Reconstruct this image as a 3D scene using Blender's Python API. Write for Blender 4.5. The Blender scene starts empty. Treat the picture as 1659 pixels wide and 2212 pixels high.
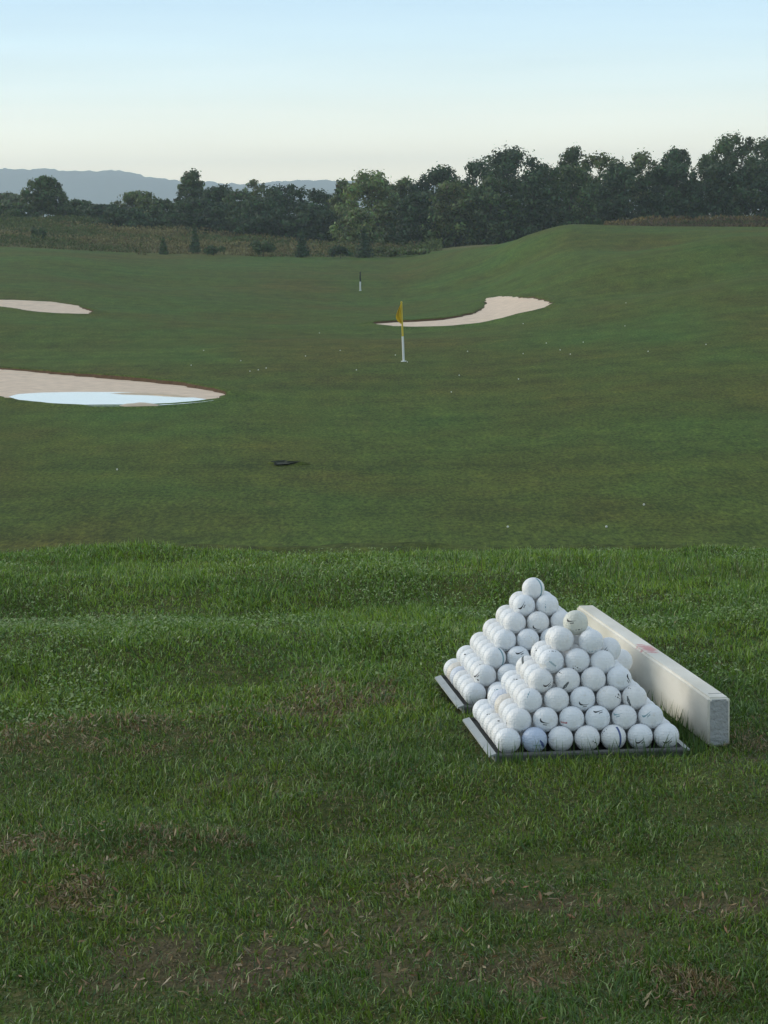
import bpy, bmesh, math
import numpy as np
from mathutils import Matrix, Vector

sc = bpy.context.scene
COL = sc.collection
rng = np.random.default_rng(7)

# ------------------------------------------------------------------ camera, sky, sun, exposure
CAM_H, PITCH, ROLL = 0.8974, 0.112704, -0.010563
FPX, CX, CY, HZ = 5757.2, 829.5, 1106.0, 454.4          # focal length etc. in units of a 1659 x 2212 picture
cam_d = bpy.data.cameras.new('camera')
cam = bpy.data.objects.new('camera', cam_d); COL.objects.link(cam)
cam_d.sensor_fit = 'HORIZONTAL'; cam_d.sensor_width = 36.0; cam_d.lens = 36.0*FPX/1659.0
cam_d.clip_start = 0.1; cam_d.clip_end = 9000
cam.matrix_world = Matrix.Translation((0, 0, CAM_H)) @ Matrix.Rotation(math.pi/2-PITCH, 4, 'X') @ Matrix.Rotation(ROLL, 4, 'Z')
sc.camera = cam

SUN_EL, SUN_AZ = 19.0, -68.0                              # azimuth measured from the view direction, negative = left
world = bpy.data.worlds.new('World'); sc.world = world; world.use_nodes = True
nt = world.node_tree; nt.nodes.clear()
out = nt.nodes.new('ShaderNodeOutputWorld'); bg = nt.nodes.new('ShaderNodeBackground')
sky = nt.nodes.new('ShaderNodeTexSky'); sky.sky_type = 'NISHITA'; sky.sun_disc = False
sky.sun_elevation = math.radians(SUN_EL); sky.sun_rotation = math.radians(SUN_AZ)
sky.altitude = 100; sky.air_density = 1.0; sky.dust_density = 1.2; sky.ozone_density = 2.0
# thin high evening veil: pale cream near the horizon, turning pale blue a few degrees up
tc = nt.nodes.new('ShaderNodeTexCoord'); sep = nt.nodes.new('ShaderNodeSeparateXYZ')
ramp = nt.nodes.new('ShaderNodeValToRGB'); mix = nt.nodes.new('ShaderNodeMix'); mix.data_type = 'RGBA'
nt.links.new(tc.outputs['Generated'], sep.inputs[0]); nt.links.new(sep.outputs['Z'], ramp.inputs[0])
cr = ramp.color_ramp; cr.interpolation = 'LINEAR'
SKYK = 25.0
stops = [(0.0, (0.58, 0.50, 0.34)), (0.016, (0.50, 0.455, 0.33)), (0.030, (0.385, 0.395, 0.335)),
         (0.045, (0.275, 0.325, 0.32)), (0.062, (0.215, 0.285, 0.32)), (0.084, (0.165, 0.243, 0.31)), (0.25, (0.155, 0.19, 0.222)), (1.0, (0.145, 0.17, 0.198))]
while len(cr.elements) < len(stops): cr.elements.new(0.5)
for e, (p, c) in zip(cr.elements, stops): e.position = p; e.color = (*c, 1)
vm = nt.nodes.new('ShaderNodeVectorMath'); vm.operation = 'SCALE'; vm.inputs['Scale'].default_value = SKYK
smap = nt.nodes.new('ShaderNodeMapping'); smap.inputs['Scale'].default_value = (5, 5, 70); smap.inputs['Rotation'].default_value = (0.0, 0.012, 0)
snz = nt.nodes.new('ShaderNodeTexNoise'); snz.inputs['Scale'].default_value = 1.0; snz.inputs['Detail'].default_value = 4
nt.links.new(tc.outputs['Generated'], smap.inputs[0]); nt.links.new(smap.outputs[0], snz.inputs['Vector'])
smr = nt.nodes.new('ShaderNodeMapRange'); smr.inputs['From Min'].default_value = .3; smr.inputs['From Max'].default_value = .7; smr.inputs['To Min'].default_value = .955; smr.inputs['To Max'].default_value = 1.045
nt.links.new(snz.outputs[0], smr.inputs['Value'])
svm = nt.nodes.new('ShaderNodeVectorMath'); svm.operation = 'SCALE'; nt.links.new(ramp.outputs[0], svm.inputs[0]); nt.links.new(smr.outputs[0], svm.inputs['Scale'])
nt.links.new(svm.outputs[0], vm.inputs[0])
mix.inputs['Factor'].default_value = 0.85
nt.links.new(sky.outputs[0], mix.inputs['A']); nt.links.new(vm.outputs[0], mix.inputs['B'])
nt.links.new(mix.outputs['Result'], bg.inputs['Color']); bg.inputs['Strength'].default_value = 0.15
nt.links.new(bg.outputs[0], out.inputs[0])

sun_d = bpy.data.lights.new('sun', 'SUN'); sun_d.energy = 2.0; sun_d.angle = math.radians(32); sun_d.color = (1.0, 0.93, 0.82)
sun = bpy.data.objects.new('sun', sun_d); COL.objects.link(sun)
el, az = math.radians(SUN_EL), math.radians(SUN_AZ)
to_sun = Vector((math.sin(az)*math.cos(el), math.cos(az)*math.cos(el), math.sin(el)))
sun.rotation_euler = to_sun.to_track_quat('Z', 'Y').to_euler(); sun.location = (-8, 3, 6)

sc.view_settings.view_transform = 'Standard'; sc.view_settings.look = 'None'
sc.view_settings.exposure = 0.0; sc.view_settings.gamma = 1.0; sc.view_settings.use_curve_mapping = False
sc.render.engine = 'CYCLES'
sc.cycles.use_denoising = True
sc.cycles.max_bounces = 8; sc.cycles.volume_bounces = 1; sc.cycles.transparent_max_bounces = 8

# ------------------------------------------------------------------ helpers
def tag(o, label=None, cat=None, group=None, kind=None):
    if label: o['label'] = label
    if cat: o['category'] = cat
    if group: o['group'] = group
    if kind: o['kind'] = kind
    return o

def link(name, me, parent=None, loc=None):
    o = bpy.data.objects.new(name, me); COL.objects.link(o)
    if parent is not None: o.parent = parent
    if loc is not None: o.location = loc
    return o

def empty(name, loc=(0, 0, 0), rz=0.0):
    o = bpy.data.objects.new(name, None); COL.objects.link(o); o.location = loc; o.rotation_euler = (0, 0, rz)
    o.empty_display_size = 0.1
    return o

def mesh_np(name, V, tris=None, quads=None, mat=None, cols=None, smooth=False):
    """mesh from numpy arrays; cols is a per-vertex colour attribute called 'col'"""
    V = np.asarray(V, dtype=np.float32)
    me = bpy.data.meshes.new(name)
    nt_ = 0 if tris is None else len(tris); nq = 0 if quads is None else len(quads)
    loops = np.concatenate([np.asarray(a, dtype=np.int32).ravel() for a in (tris, quads) if a is not None and len(a)])
    tot = np.concatenate([np.full(nt_, 3, np.int32), np.full(nq, 4, np.int32)])
    start = np.concatenate([[0], np.cumsum(tot)[:-1]]).astype(np.int32)
    me.vertices.add(len(V)); me.vertices.foreach_set('co', V.ravel())
    me.loops.add(len(loops)); me.loops.foreach_set('vertex_index', loops)
    me.polygons.add(len(tot)); me.polygons.foreach_set('loop_start', start)
    if smooth: me.polygons.foreach_set('use_smooth', np.ones(len(tot), dtype=bool))
    if cols is not None:
        a = me.attributes.new('col', 'FLOAT_COLOR', 'POINT')
        c4 = np.ones((len(V), 4), np.float32); c4[:, :3] = cols
        a.data.foreach_set('color', c4.ravel())
    me.update(calc_edges=True); me.validate()
    if mat: me.materials.append(mat)
    return me

def bm_mesh(name, bm, mat=None, smooth=False):
    me = bpy.data.meshes.new(name); bm.normal_update(); bm.to_mesh(me); bm.free()
    if smooth:
        for p in me.polygons: p.use_smooth = True
    if mat: me.materials.append(mat)
    return me

def vnoise(x, y, scale, seed):
    """smooth value noise 0..1"""
    r = np.random.default_rng(seed); N = 256
    g = r.random((N, N))
    u = np.asarray(x, float)/scale+1000.0; v = np.asarray(y, float)/scale+1000.0
    iu, iv = np.floor(u).astype(int), np.floor(v).astype(int); fu, fv = u-iu, v-iv
    fu = fu*fu*(3-2*fu); fv = fv*fv*(3-2*fv)
    a, b = g[iu % N, iv % N], g[(iu+1) % N, iv % N]; c, d = g[iu % N, (iv+1) % N], g[(iu+1) % N, (iv+1) % N]
    return (a*(1-fu)+b*fu)*(1-fv)+(c*(1-fu)+d*fu)*fv

def sstep(a, b, x): t = np.clip((np.asarray(x, float)-a)/(b-a), 0, 1); return t*t*(3-2*t)

def pchip(xk, yk, x):
    """monotone cubic; yk may be (n,...) with x broadcast along the last axes"""
    xk = np.asarray(xk, float); yk = np.asarray(yk, float)
    h = np.diff(xk); sh = (len(h),)+(1,)*(yk.ndim-1); dl = np.diff(yk, axis=0)/h.reshape(sh)
    m = np.zeros_like(yk); m[0], m[-1] = dl[0], dl[-1]
    s = dl[:-1]*dl[1:]; w1 = (2*h[1:]+h[:-1]).reshape((-1,)+sh[1:]); w2 = (h[1:]+2*h[:-1]).reshape((-1,)+sh[1:])
    with np.errstate(divide='ignore', invalid='ignore'):
        mm = (w1+w2)/(w1/dl[:-1]+w2/dl[1:])
    m[1:-1] = np.where(s > 0, mm, 0)
    x = np.clip(x, xk[0], xk[-1]); i = np.clip(np.searchsorted(xk, x)-1, 0, len(xk)-2)
    t = (x-xk[i])/h[i]
    if yk.ndim > 1:
        j = np.arange(yk.shape[1]) if yk.shape[1] == len(x) else slice(None)
        y0, y1, m0, m1 = yk[i, j], yk[i+1, j], m[i, j], m[i+1, j]
    else: y0, y1, m0, m1 = yk[i], yk[i+1], m[i], m[i+1]
    hi = h[i]
    return (2*t**3-3*t**2+1)*y0+(t**3-2*t**2+t)*hi*m0+(-2*t**3+3*t**2)*y1+(t**3-t**2)*hi*m1

# --- the lie of the land: heights in metres at distances ahead, for seven headings
TD = [44, 60, 80, 97, 115, 130, 145, 160, 180, 200, 215, 240, 280, 330, 420, 700, 6500]
TX = [-900, 0, 415, 830, 1040, 1150, 1245, 1659, 2500]
TZ = np.array([
 # 44    60    80    97   115   130   145   160   180   200   215   240   280   330   420   700  2700
 [-4.60,-4.65,-4.65,-4.65,-4.6,-4.5,-4.3,-4.1,-3.8,-3.5,-3.2,-2.8,-1.9,-0.4, 0.6, 0.0,-4.0],
 [-4.60,-4.65,-4.65,-4.65,-4.65,-4.6,-4.5,-4.35,-4.15,-3.85,-3.6,-3.2,-2.55,-0.5, 0.0,-0.5,-4.0],
 [-4.60,-4.65,-4.65,-4.65,-4.75,-4.8,-4.85,-4.8,-4.75,-4.65,-4.5,-4.2,-3.7,-2.0,-1.5,-2.0,-4.0],
 [-4.60,-4.75,-4.75,-4.65,-4.75,-4.95,-5.1,-5.15,-5.2,-5.05,-4.9,-4.6,-4.1,-4.0,-3.0,-3.0,-4.0],
 [-4.60,-4.75,-4.75,-4.60,-4.6,-4.75,-4.8,-4.65,-4.3,-3.75,-3.3,-2.6,-2.9,-3.4,-3.0,-3.0,-4.0],
 [-4.60,-4.70,-4.65,-4.50,-4.45,-4.4,-4.2,-3.8,-2.95,-1.75,-1.0,-1.5,-2.7,-3.3,-3.0,-3.0,-4.0],
 [-4.60,-4.65,-4.55,-4.40,-4.3,-4.1,-3.7,-3.1,-2.0,-0.70,-0.22,-0.8,-2.2,-3.0,-3.0,-3.0,-4.0],
 [-4.55,-4.45,-4.15,-3.75,-3.2,-2.7,-2.1,-1.5,-0.8,-0.42,-0.40,-0.5,-0.7,-1.0,-2.0,-3.0,-4.0],
 [-4.50,-4.30,-3.8,-3.3,-2.7,-2.2,-1.6,-1.0,-0.5,-0.3,-0.3,-0.4,-0.6,-1.0,-2.0,-3.0,-4.0]])
def ground_z(x, y):
    x = np.atleast_1d(np.asarray(x, float)).ravel(); y = np.atleast_1d(np.asarray(y, float)).ravel()
    x, y = np.broadcast_arrays(x, y)
    yy = np.clip(y, 44, 6500); head = CX+FPX*x/np.maximum(y, 30.0)
    colz = np.stack([pchip(np.log(TD), TZ[k], np.log(yy)) for k in range(len(TX))])       # (heads, n)
    far = pchip(TX, colz, head)
    far = far-(np.clip(head, -900, 2500)-CX)/FPX*0.0106*np.minimum(yy, 420)*sstep(100, 210, yy)
    far = far+(vnoise(x, y, 16, 3)-.5)*0.38*sstep(70, 140, y)+(vnoise(x, y, 45, 4)-.5)*0.6*sstep(120, 200, y)*(1-sstep(260, 320, y))
    for hx_, hd_, sx_, sd_, am_ in ((1250, 214, 90, 12, .06), (1420, 184, 120, 9, -.42), (1130, 196, 80, 8, -.25), (1580, 165, 130, 9, .34), (1330, 160, 120, 8, .22), (1480, 140, 150, 8, -.28), (120, 235, 160, 14, .35), (330, 205, 150, 12, -.25), (560, 150, 180, 9, -.22)):
        far = far+1.6*am_*np.exp(-((head-hx_)/sx_)**2-((y-hd_)/sd_)**2)
    # the tee: nearly level, a faint swale, then the bank that drops to the range floor
    sw = 0.026*np.exp(-((y-5.75-0.12*np.sin(x*1.3))/0.26)**2)-0.028*np.exp(-((y-6.28)/0.25)**2)+0.012*np.exp(-((y-6.75)/0.2)**2)
    near = -0.012-0.018*sstep(4.6, 5.0, y)+sw*(1-0.75*sstep(0.1, 0.55, x))*sstep(5.0, 5.4, y)
    amp = 1-.85*np.exp(-((x-.36)/.42)**4-((y-4.85)/.62)**4)
    near = near+amp*((vnoise(x, y, 0.55, 14)-.5)*0.03*sstep(6.0, 6.8, y)+(vnoise(x, y, 0.42, 11)-.5)*0.034+(vnoise(x, y, 0.13, 12)-.5)*0.018)
    t = np.maximum(y-6.75, 0)
    near = near-np.where(t < 2.2, 0.052*t*t, 0.052*2.2**2+0.2288*(t-2.2))
    blend = sstep(20, 30, y)
    near = np.maximum(near, -5.2)
    k = 0.5
    z = np.where(y < 10, near, np.where(y < 44, np.maximum(near, -4.6-0*y), far))
    soft = sstep(34, 44, y)
    z = np.where((y >= 34) & (y < 44), z*(1-soft)+far*soft, z)
    return z

cp, sp = math.cos(PITCH), math.sin(PITCH); crl, srl = math.cos(ROLL), math.sin(ROLL)
def ray(px, py):
    u, v = px-CX, py-CY; X = crl*u+srl*v; Y = -srl*u+crl*v
    return np.array([X/FPX, cp-sp*Y/FPX, -sp-cp*Y/FPX])
def at(px, py, dist):
    """point seen at picture position (px,py), dist metres ahead"""
    d = ray(px, py); return np.array([0, 0, CAM_H])+d*(dist/d[1])
def on_ground(px, py, lo=2.0, hi=600.0):
    d = ray(px, py); ts = np.geomspace(lo, hi, 6000); P = np.array([0, 0, CAM_H])+d[None]*(ts/d[1])[:, None]
    below = P[:, 2] < ground_z(P[:, 0], P[:, 1])
    i = int(np.argmax(below)); return P[i] if below.any() else P[-1]

# ------------------------------------------------------------------ materials
def new_mat(name):
    m = bpy.data.materials.new(name); m.use_nodes = True; n = m.node_tree; n.nodes.clear()
    o = n.nodes.new('ShaderNodeOutputMaterial'); b = n.nodes.new('ShaderNodeBsdfPrincipled')
    n.links.new(b.outputs[0], o.inputs[0]); return m, n, b, o
def plain(name, col, rough=0.6, metal=0.0, spec=0.4, noise=None):
    m, n, b, o = new_mat(name); b.inputs['Base Color'].default_value = (*col, 1); b.inputs['Roughness'].default_value = rough
    b.inputs['Metallic'].default_value = metal; b.inputs['Specular IOR Level'].default_value = spec
    if noise:
        sc_, amt, bump = noise
        t = n.nodes.new('ShaderNodeTexCoord'); nz = n.nodes.new('ShaderNodeTexNoise'); nz.inputs['Scale'].default_value = sc_; nz.inputs['Detail'].default_value = 6
        n.links.new(t.outputs['Object'], nz.inputs['Vector'])
        mx = n.nodes.new('ShaderNodeMix'); mx.data_type = 'RGBA'; n.links.new(nz.outputs[0], mx.inputs['Factor'])
        mx.inputs['A'].default_value = (*[c*(1-amt) for c in col], 1); mx.inputs['B'].default_value = (*[min(1, c*(1+amt)) for c in col], 1)
        n.links.new(mx.outputs['Result'], b.inputs['Base Color'])
        if bump:
            bp = n.nodes.new('ShaderNodeBump'); bp.inputs['Strength'].default_value = bump; bp.inputs['Distance'].default_value = 0.01
            n.links.new(nz.outputs[0], bp.inputs['Height']); n.links.new(bp.outputs[0], b.inputs['Normal'])
    return m
def attr_mat(name, rough=0.6, trans=0.25, spec=0.3):
    m, n, b, o = new_mat(name)
    a = n.nodes.new('ShaderNodeAttribute'); a.attribute_name = 'col'
    n.links.new(a.outputs['Color'], b.inputs['Base Color']); b.inputs['Roughness'].default_value = rough
    b.inputs['Specular IOR Level'].default_value = spec
    if trans:
        tr = n.nodes.new('ShaderNodeBsdfTranslucent'); n.links.new(a.outputs['Color'], tr.inputs[0])
        mx = n.nodes.new('ShaderNodeMixShader'); mx.inputs[0].default_value = trans
        n.links.new(b.outputs[0], mx.inputs[1]); n.links.new(tr.outputs[0], mx.inputs[2]); n.links.new(mx.outputs[0], o.inputs[0])
    return m

M_blade = attr_mat('grass_blade', 0.45, 0.25, 0.45)
M_leaf = attr_mat('leaf', 0.6, 0.22, 0.25)
M_bark = plain('bark', (0.07, 0.055, 0.045), 0.9, noise=(6, 0.4, 0.5))
M_dry = attr_mat('dry_stem', 0.8, 0.2, 0.1)

# ground: colour zones (tee soil, mown fairway, rough meadow) come in as a vertex attribute, the grain from noise
m, n, b, o = new_mat('turf'); M_turf = m
geo = n.nodes.new('ShaderNodeNewGeometry')
def nz(scale, detail, stretch=(1, 1, 1), rough=0.6):
    mp = n.nodes.new('ShaderNodeMapping'); mp.inputs['Scale'].default_value = stretch; n.links.new(geo.outputs['Position'], mp.inputs[0])
    t = n.nodes.new('ShaderNodeTexNoise'); t.inputs['Scale'].default_value = scale; t.inputs['Detail'].default_value = detail; t.inputs['Roughness'].default_value = rough
    n.links.new(mp.outputs[0], t.inputs['Vector']); return t
def rampn(src, stops):
    r = n.nodes.new('ShaderNodeValToRGB'); n.links.new(src.outputs[0], r.inputs[0])
    while len(r.color_ramp.elements) < len(stops): r.color_ramp.elements.new(0.5)
    for e, (p, c) in zip(r.color_ramp.elements, stops): e.position = p; e.color = (*c, 1)
    return r
def mixc(fac, a_, b_, mode='MIX'):
    x = n.nodes.new('ShaderNodeMix'); x.data_type = 'RGBA'; x.blend_type = mode
    if isinstance(fac, float): x.inputs['Factor'].default_value = fac
    else: n.links.new(fac, x.inputs['Factor'])
    n.links.new(a_, x.inputs['A']); n.links.new(b_, x.inputs['B']); return x
big = rampn(nz(0.11, 5, (1, .45, 1), .62), [(0.34, (0.092, 0.094, 0.018)), (0.45, (0.076, 0.098, 0.017)), (0.55, (0.072, 0.110, 0.019)), (0.66, (0.064, 0.118, 0.021))])
mid = rampn(nz(1.1, 5, (1, .35, 1), .7), [(0.30, (0.66, 0.69, 0.66)), (0.55, (1, 1, 1)), (0.75, (1.28, 1.22, 1.08))])
fine = rampn(nz(14, 4, (1, .25, 1), .75), [(0.30, (0.36, 0.40, 0.38)), (0.52, (1, 1, 1)), (0.70, (1.8, 1.7, 1.4))])
dry = rampn(nz(2.6, 5, (1, .3, 1), .7), [(0.56, (0, 0, 0)), (0.78, (1, 1, 1))])
c1 = mixc(1.0, big.outputs[0], mid.outputs[0], 'MULTIPLY'); c1.clamp_result = False
c2 = mixc(1.0, c1.outputs['Result'], fine.outputs[0], 'MULTIPLY')
straw = n.nodes.new('ShaderNodeRGB'); straw.outputs[0].default_value = (0.17, 0.125, 0.05, 1)
dm = n.nodes.new('ShaderNodeMath'); dm.operation = 'MULTIPLY'; dm.inputs[1].default_value = 0.24; n.links.new(dry.outputs[0], dm.inputs[0])
band = rampn(nz(0.55, 4, (.10, 1, 1), .6), [(0.34, (.86, .88, .87)), (0.5, (1, 1, 1)), (0.66, (1.14, 1.10, 1.06))])
c2 = mixc(1.0, c2.outputs['Result'], band.outputs[0], 'MULTIPLY')
c3 = mixc(dm.outputs[0], c2.outputs['Result'], straw.outputs[0])
soil = rampn(nz(70, 8, (1,1,1), .7), [(0.3, (0.032, 0.042, 0.012)), (0.5, (0.060, 0.075, 0.019)), (0.7, (0.120, 0.100, 0.040))])
za = n.nodes.new('ShaderNodeAttribute'); za.attribute_name = 'col'
zs = n.nodes.new('ShaderNodeSeparateColor'); n.links.new(za.outputs['Color'], zs.inputs[0])
bare_soil = rampn(nz(60, 8, (1, 1, 1), .75), [(0.3, (.040, .028, .016)), (0.5, (.085, .062, .036)), (0.68, (.16, .12, .070))])
soil = mixc(zs.outputs['Blue'], soil.outputs[0], bare_soil.outputs[0])
c4 = mixc(zs.outputs['Red'], c3.outputs['Result'], soil.outputs['Result'])
mead = rampn(nz(0.35, 5, (1, .6, 1), .7), [(0.3, (0.11, 0.10, 0.042)), (0.55, (0.11, 0.11, 0.04)), (0.75, (0.16, 0.115, 0.055))])
c5 = mixc(zs.outputs['Green'], c4.outputs['Result'], mead.outputs[0])
n.links.new(c5.outputs['Result'], b.inputs['Base Color']); b.inputs['Roughness'].default_value = 0.9; b.inputs['Specular IOR Level'].default_value = 0.1
bp = n.nodes.new('ShaderNodeBump'); bp.inputs['Strength'].default_value = 0.8; bp.inputs['Distance'].default_value = 0.05
bn = nz(9, 5, (1, .5, 1), .75); n.links.new(bn.outputs[0], bp.inputs['Height']); n.links.new(bp.outputs[0], b.inputs['Normal'])

# ------------------------------------------------------------------ ground sheet
rows = np.concatenate([np.arange(-14, 2.4, 0.8), np.arange(2.4, 9.0, 0.05), np.geomspace(9.0, 44, 50), np.geomspace(44.6, 6400, 310)])
a = np.linspace(-1, 1, 281); a = np.sign(a)*(0.30*np.abs(a)+0.70*np.abs(a)**3)
half = 3.2+0.52*np.maximum(rows, 0)
GX = a[None, :]*half[:, None]; GY = np.repeat(rows[:, None], len(a), 1)
GZ = ground_z(GX.ravel(), GY.ravel()).reshape(GX.shape)
nr, nc = GX.shape
idx = np.arange(nr*nc).reshape(nr, nc)
Q = np.stack([idx[:-1, :-1], idx[:-1, 1:], idx[1:, 1:], idx[1:, :-1]], -1).reshape(-1, 4)
zone = np.zeros((nr*nc, 3))
zone[:, 0] = 1-sstep(6.3, 7.3, GY.ravel())
hd = (CX+FPX*GX/np.maximum(GY, 30)).ravel()
edge_d = np.interp(hd, [-900, 0, 300, 830, 930, 1040, 1300, 1659, 2500], [275, 272, 275, 283, 285, 262, 232, 228, 228])+(vnoise(GX.ravel(), GY.ravel(), 6, 21)-.5)*10
zone[:, 1] = sstep(-2, 4, GY.ravel()-edge_d)
WORN = ((565, 2085, .065, .13, .78), (320, 2085, .07, .12, .7), (800, 2020, .10, .08, .5), (1170, 1940, .08, .05, .7), (1060, 2090, .14, .10, .65), (1545, 1965, .12, .08, .7), (700, 1935, .06, .06, .5), (890, 1965, .07, .08, .5), (1330, 2010, .09, .07, .5), (1600, 1640, .06, .05, .6), (520, 1695, .1, .12, .35))
def to_plane(px, py, z):
    d = ray(px, py); return np.array([0, 0, CAM_H])+d*((z-CAM_H)/d[2])
gx, gy = GX.ravel(), GY.ravel()
for px, py, rx, ry, am in WORN:
    q = to_plane(px, py, -.01); d = np.sqrt(((gx-q[0])/rx)**2+((gy-q[1])/ry)**2)+(vnoise(gx, gy, .05, 91)-.5)*1.3
    zone[:, 2] = np.maximum(zone[:, 2], am*(1-sstep(.5, 1.25, d)))
g = mesh_np('ground', np.stack([GX, GY, GZ], -1).reshape(-1, 3), quads=Q, mat=M_turf, cols=zone, smooth=True)
ground = tag(link('ground', g), kind='structure')

# ------------------------------------------------------------------ far hills
def ridge(name, pts, dist, thick, seed, mat):
    """wooded ridge: crest line given as picture positions, at its real distance"""
    px = np.linspace(-900, 2600, 1300); base = np.interp(px, [p[0] for p in pts], [p[1] for p in pts])
    base = base+(vnoise(px, px*0, 40, seed)-.5)*3
    P = np.array([at(x_, y_, dist) for x_, y_ in zip(px, base)])
    nrow = 26; V = []
    for r_ in range(nrow):
        s = r_/(nrow-1); h = math.cos((1-s)*math.pi/2*1.0)     # front foot -> crest
        q = P.copy(); q[:, 1] = dist-thick*(1-s); q[:, 0] = P[:, 0]*(q[:, 1]/dist)
        q[:, 2] = -6+(P[:, 2]+6)*h
        q[:, 2] += (vnoise(q[:, 0], q[:, 1], 13, seed+1)-.3)*7*(0.3+0.7*h)+(vnoise(q[:, 0], q[:, 1], 120, seed+2)-.5)*20*math.sin(math.pi*s)
        V.append(q)
    back = P.copy(); back[:, 1] = dist+thick*0.3; back[:, 2] = -6; V.append(back)
    V = np.array(V); r_, c_ = V.shape[:2]; ix = np.arange(r_*c_).reshape(r_, c_)
    q = np.stack([ix[:-1, :-1], ix[:-1, 1:], ix[1:, 1:], ix[1:, :-1]], -1).reshape(-1, 4)
    return tag(link(name, mesh_np(name, V.reshape(-1, 3), quads=q, mat=mat, smooth=False)), kind='structure')
M_wood = plain('far_woodland', (0.060, 0.085, 0.050), 0.95, spec=0.05, noise=(0.05, 0.45, 0))
ridge('hill', [(-900, 352), (-300, 360), (0, 367), (120, 371), (180, 374), (245, 372), (290, 377), (330, 385), (400, 396), (520, 402), (600, 397), (660, 393), (730, 394), (900, 402), (1200, 408), (2600, 400)], 6000, 1000, 31, M_wood)

# ------------------------------------------------------------------ sand bunkers and puddle
M_sand = plain('bunker_sand', (0.66, 0.525, 0.40), 0.95, spec=0.1, noise=(2.4, 0.30, 1.0))
M_lip = plain('lip_turf', (0.10, 0.062, 0.034), 0.95, spec=0.1, noise=(5, 0.5, 0.5))

def resample(P, n_):
    P = np.vstack([P, P[:1]]); d = np.r_[0, np.cumsum(np.linalg.norm(np.diff(P, axis=0), axis=1))]
    t = np.linspace(0, d[-1], n_, endpoint=False); return np.stack([np.interp(t, d, P[:, k]) for k in range(P.shape[1])], 1)
def inside(poly, X, Y):
    r = np.zeros(X.shape, bool); j = len(poly)-1
    for i in range(len(poly)):
        xi, yi = poly[i][:2]; xj, yj = poly[j][:2]
        c = ((yi > Y) != (yj > Y)) & (X < (xj-xi)*(Y-yi)/(yj-yi+1e-12)+xi); r ^= c; j = i
    return r
def edge_dist(poly, X, Y):
    P = np.asarray(poly)[:, :2]; best = np.full(X.shape, 1e9)
    for A, B in zip(P, np.roll(P, -1, 0)):
        d = B-A; t = np.clip(((X-A[0])*d[0]+(Y-A[1])*d[1])/(d@d+1e-12), 0, 1)
        best = np.minimum(best, np.hypot(X-A[0]-t*d[0], Y-A[1]-t*d[1]))
    return best

def fan_patch(poly, zfun, lift, mat, name, rings=14, nb=150):
    """irregular patch laid on the land: concentric rings from outline to centre line"""
    P = resample(np.asarray(poly)[:, :2], nb); c = P.mean(0)
    V = []
    for k in range(rings+1):
        s = k/rings; q = P*(1-s)+c*s if k < rings else np.repeat(c[None], nb, 0)
        z = zfun(q[:, 0], q[:, 1])+lift(q, s); V.append(np.c_[q, z])
    V = np.array(V); ix = np.arange((rings+1)*nb).reshape(rings+1, nb); nx = np.roll(ix, -1, 1)
    Q_ = np.stack([ix[:-1], nx[:-1], nx[1:], ix[1:]], -1).reshape(-1, 4)
    return mesh_np(name, V.reshape(-1, 3), quads=Q_, mat=mat, smooth=True)

def turf_blades(name, P, h0, h1, w, cols, parent=None, mat=None, seed=1, lean=0.35):
    r = np.random.default_rng(seed); N = len(P); h = r.uniform(h0, h1, N); an = r.uniform(0, 2*np.pi, N); la = r.uniform(0, 2*np.pi, N); ln = r.uniform(0, lean, N)*h
    s = np.stack([np.cos(an), np.sin(an), 0*an], 1)*(w*r.uniform(.6, 1.3, N)/2)[:, None]
    tip = P+np.stack([np.cos(la)*ln, np.sin(la)*ln, h], 1)
    V = np.stack([P-s, P+s, tip], 1).reshape(-1, 3); T = np.arange(3*N).reshape(-1, 3)
    o_ = link(name, mesh_np(name, V, tris=T, mat=mat or M_dry, cols=np.repeat(cols, 3, 0)), parent)
    o_['kind'] = 'stuff'; return o_

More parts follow.
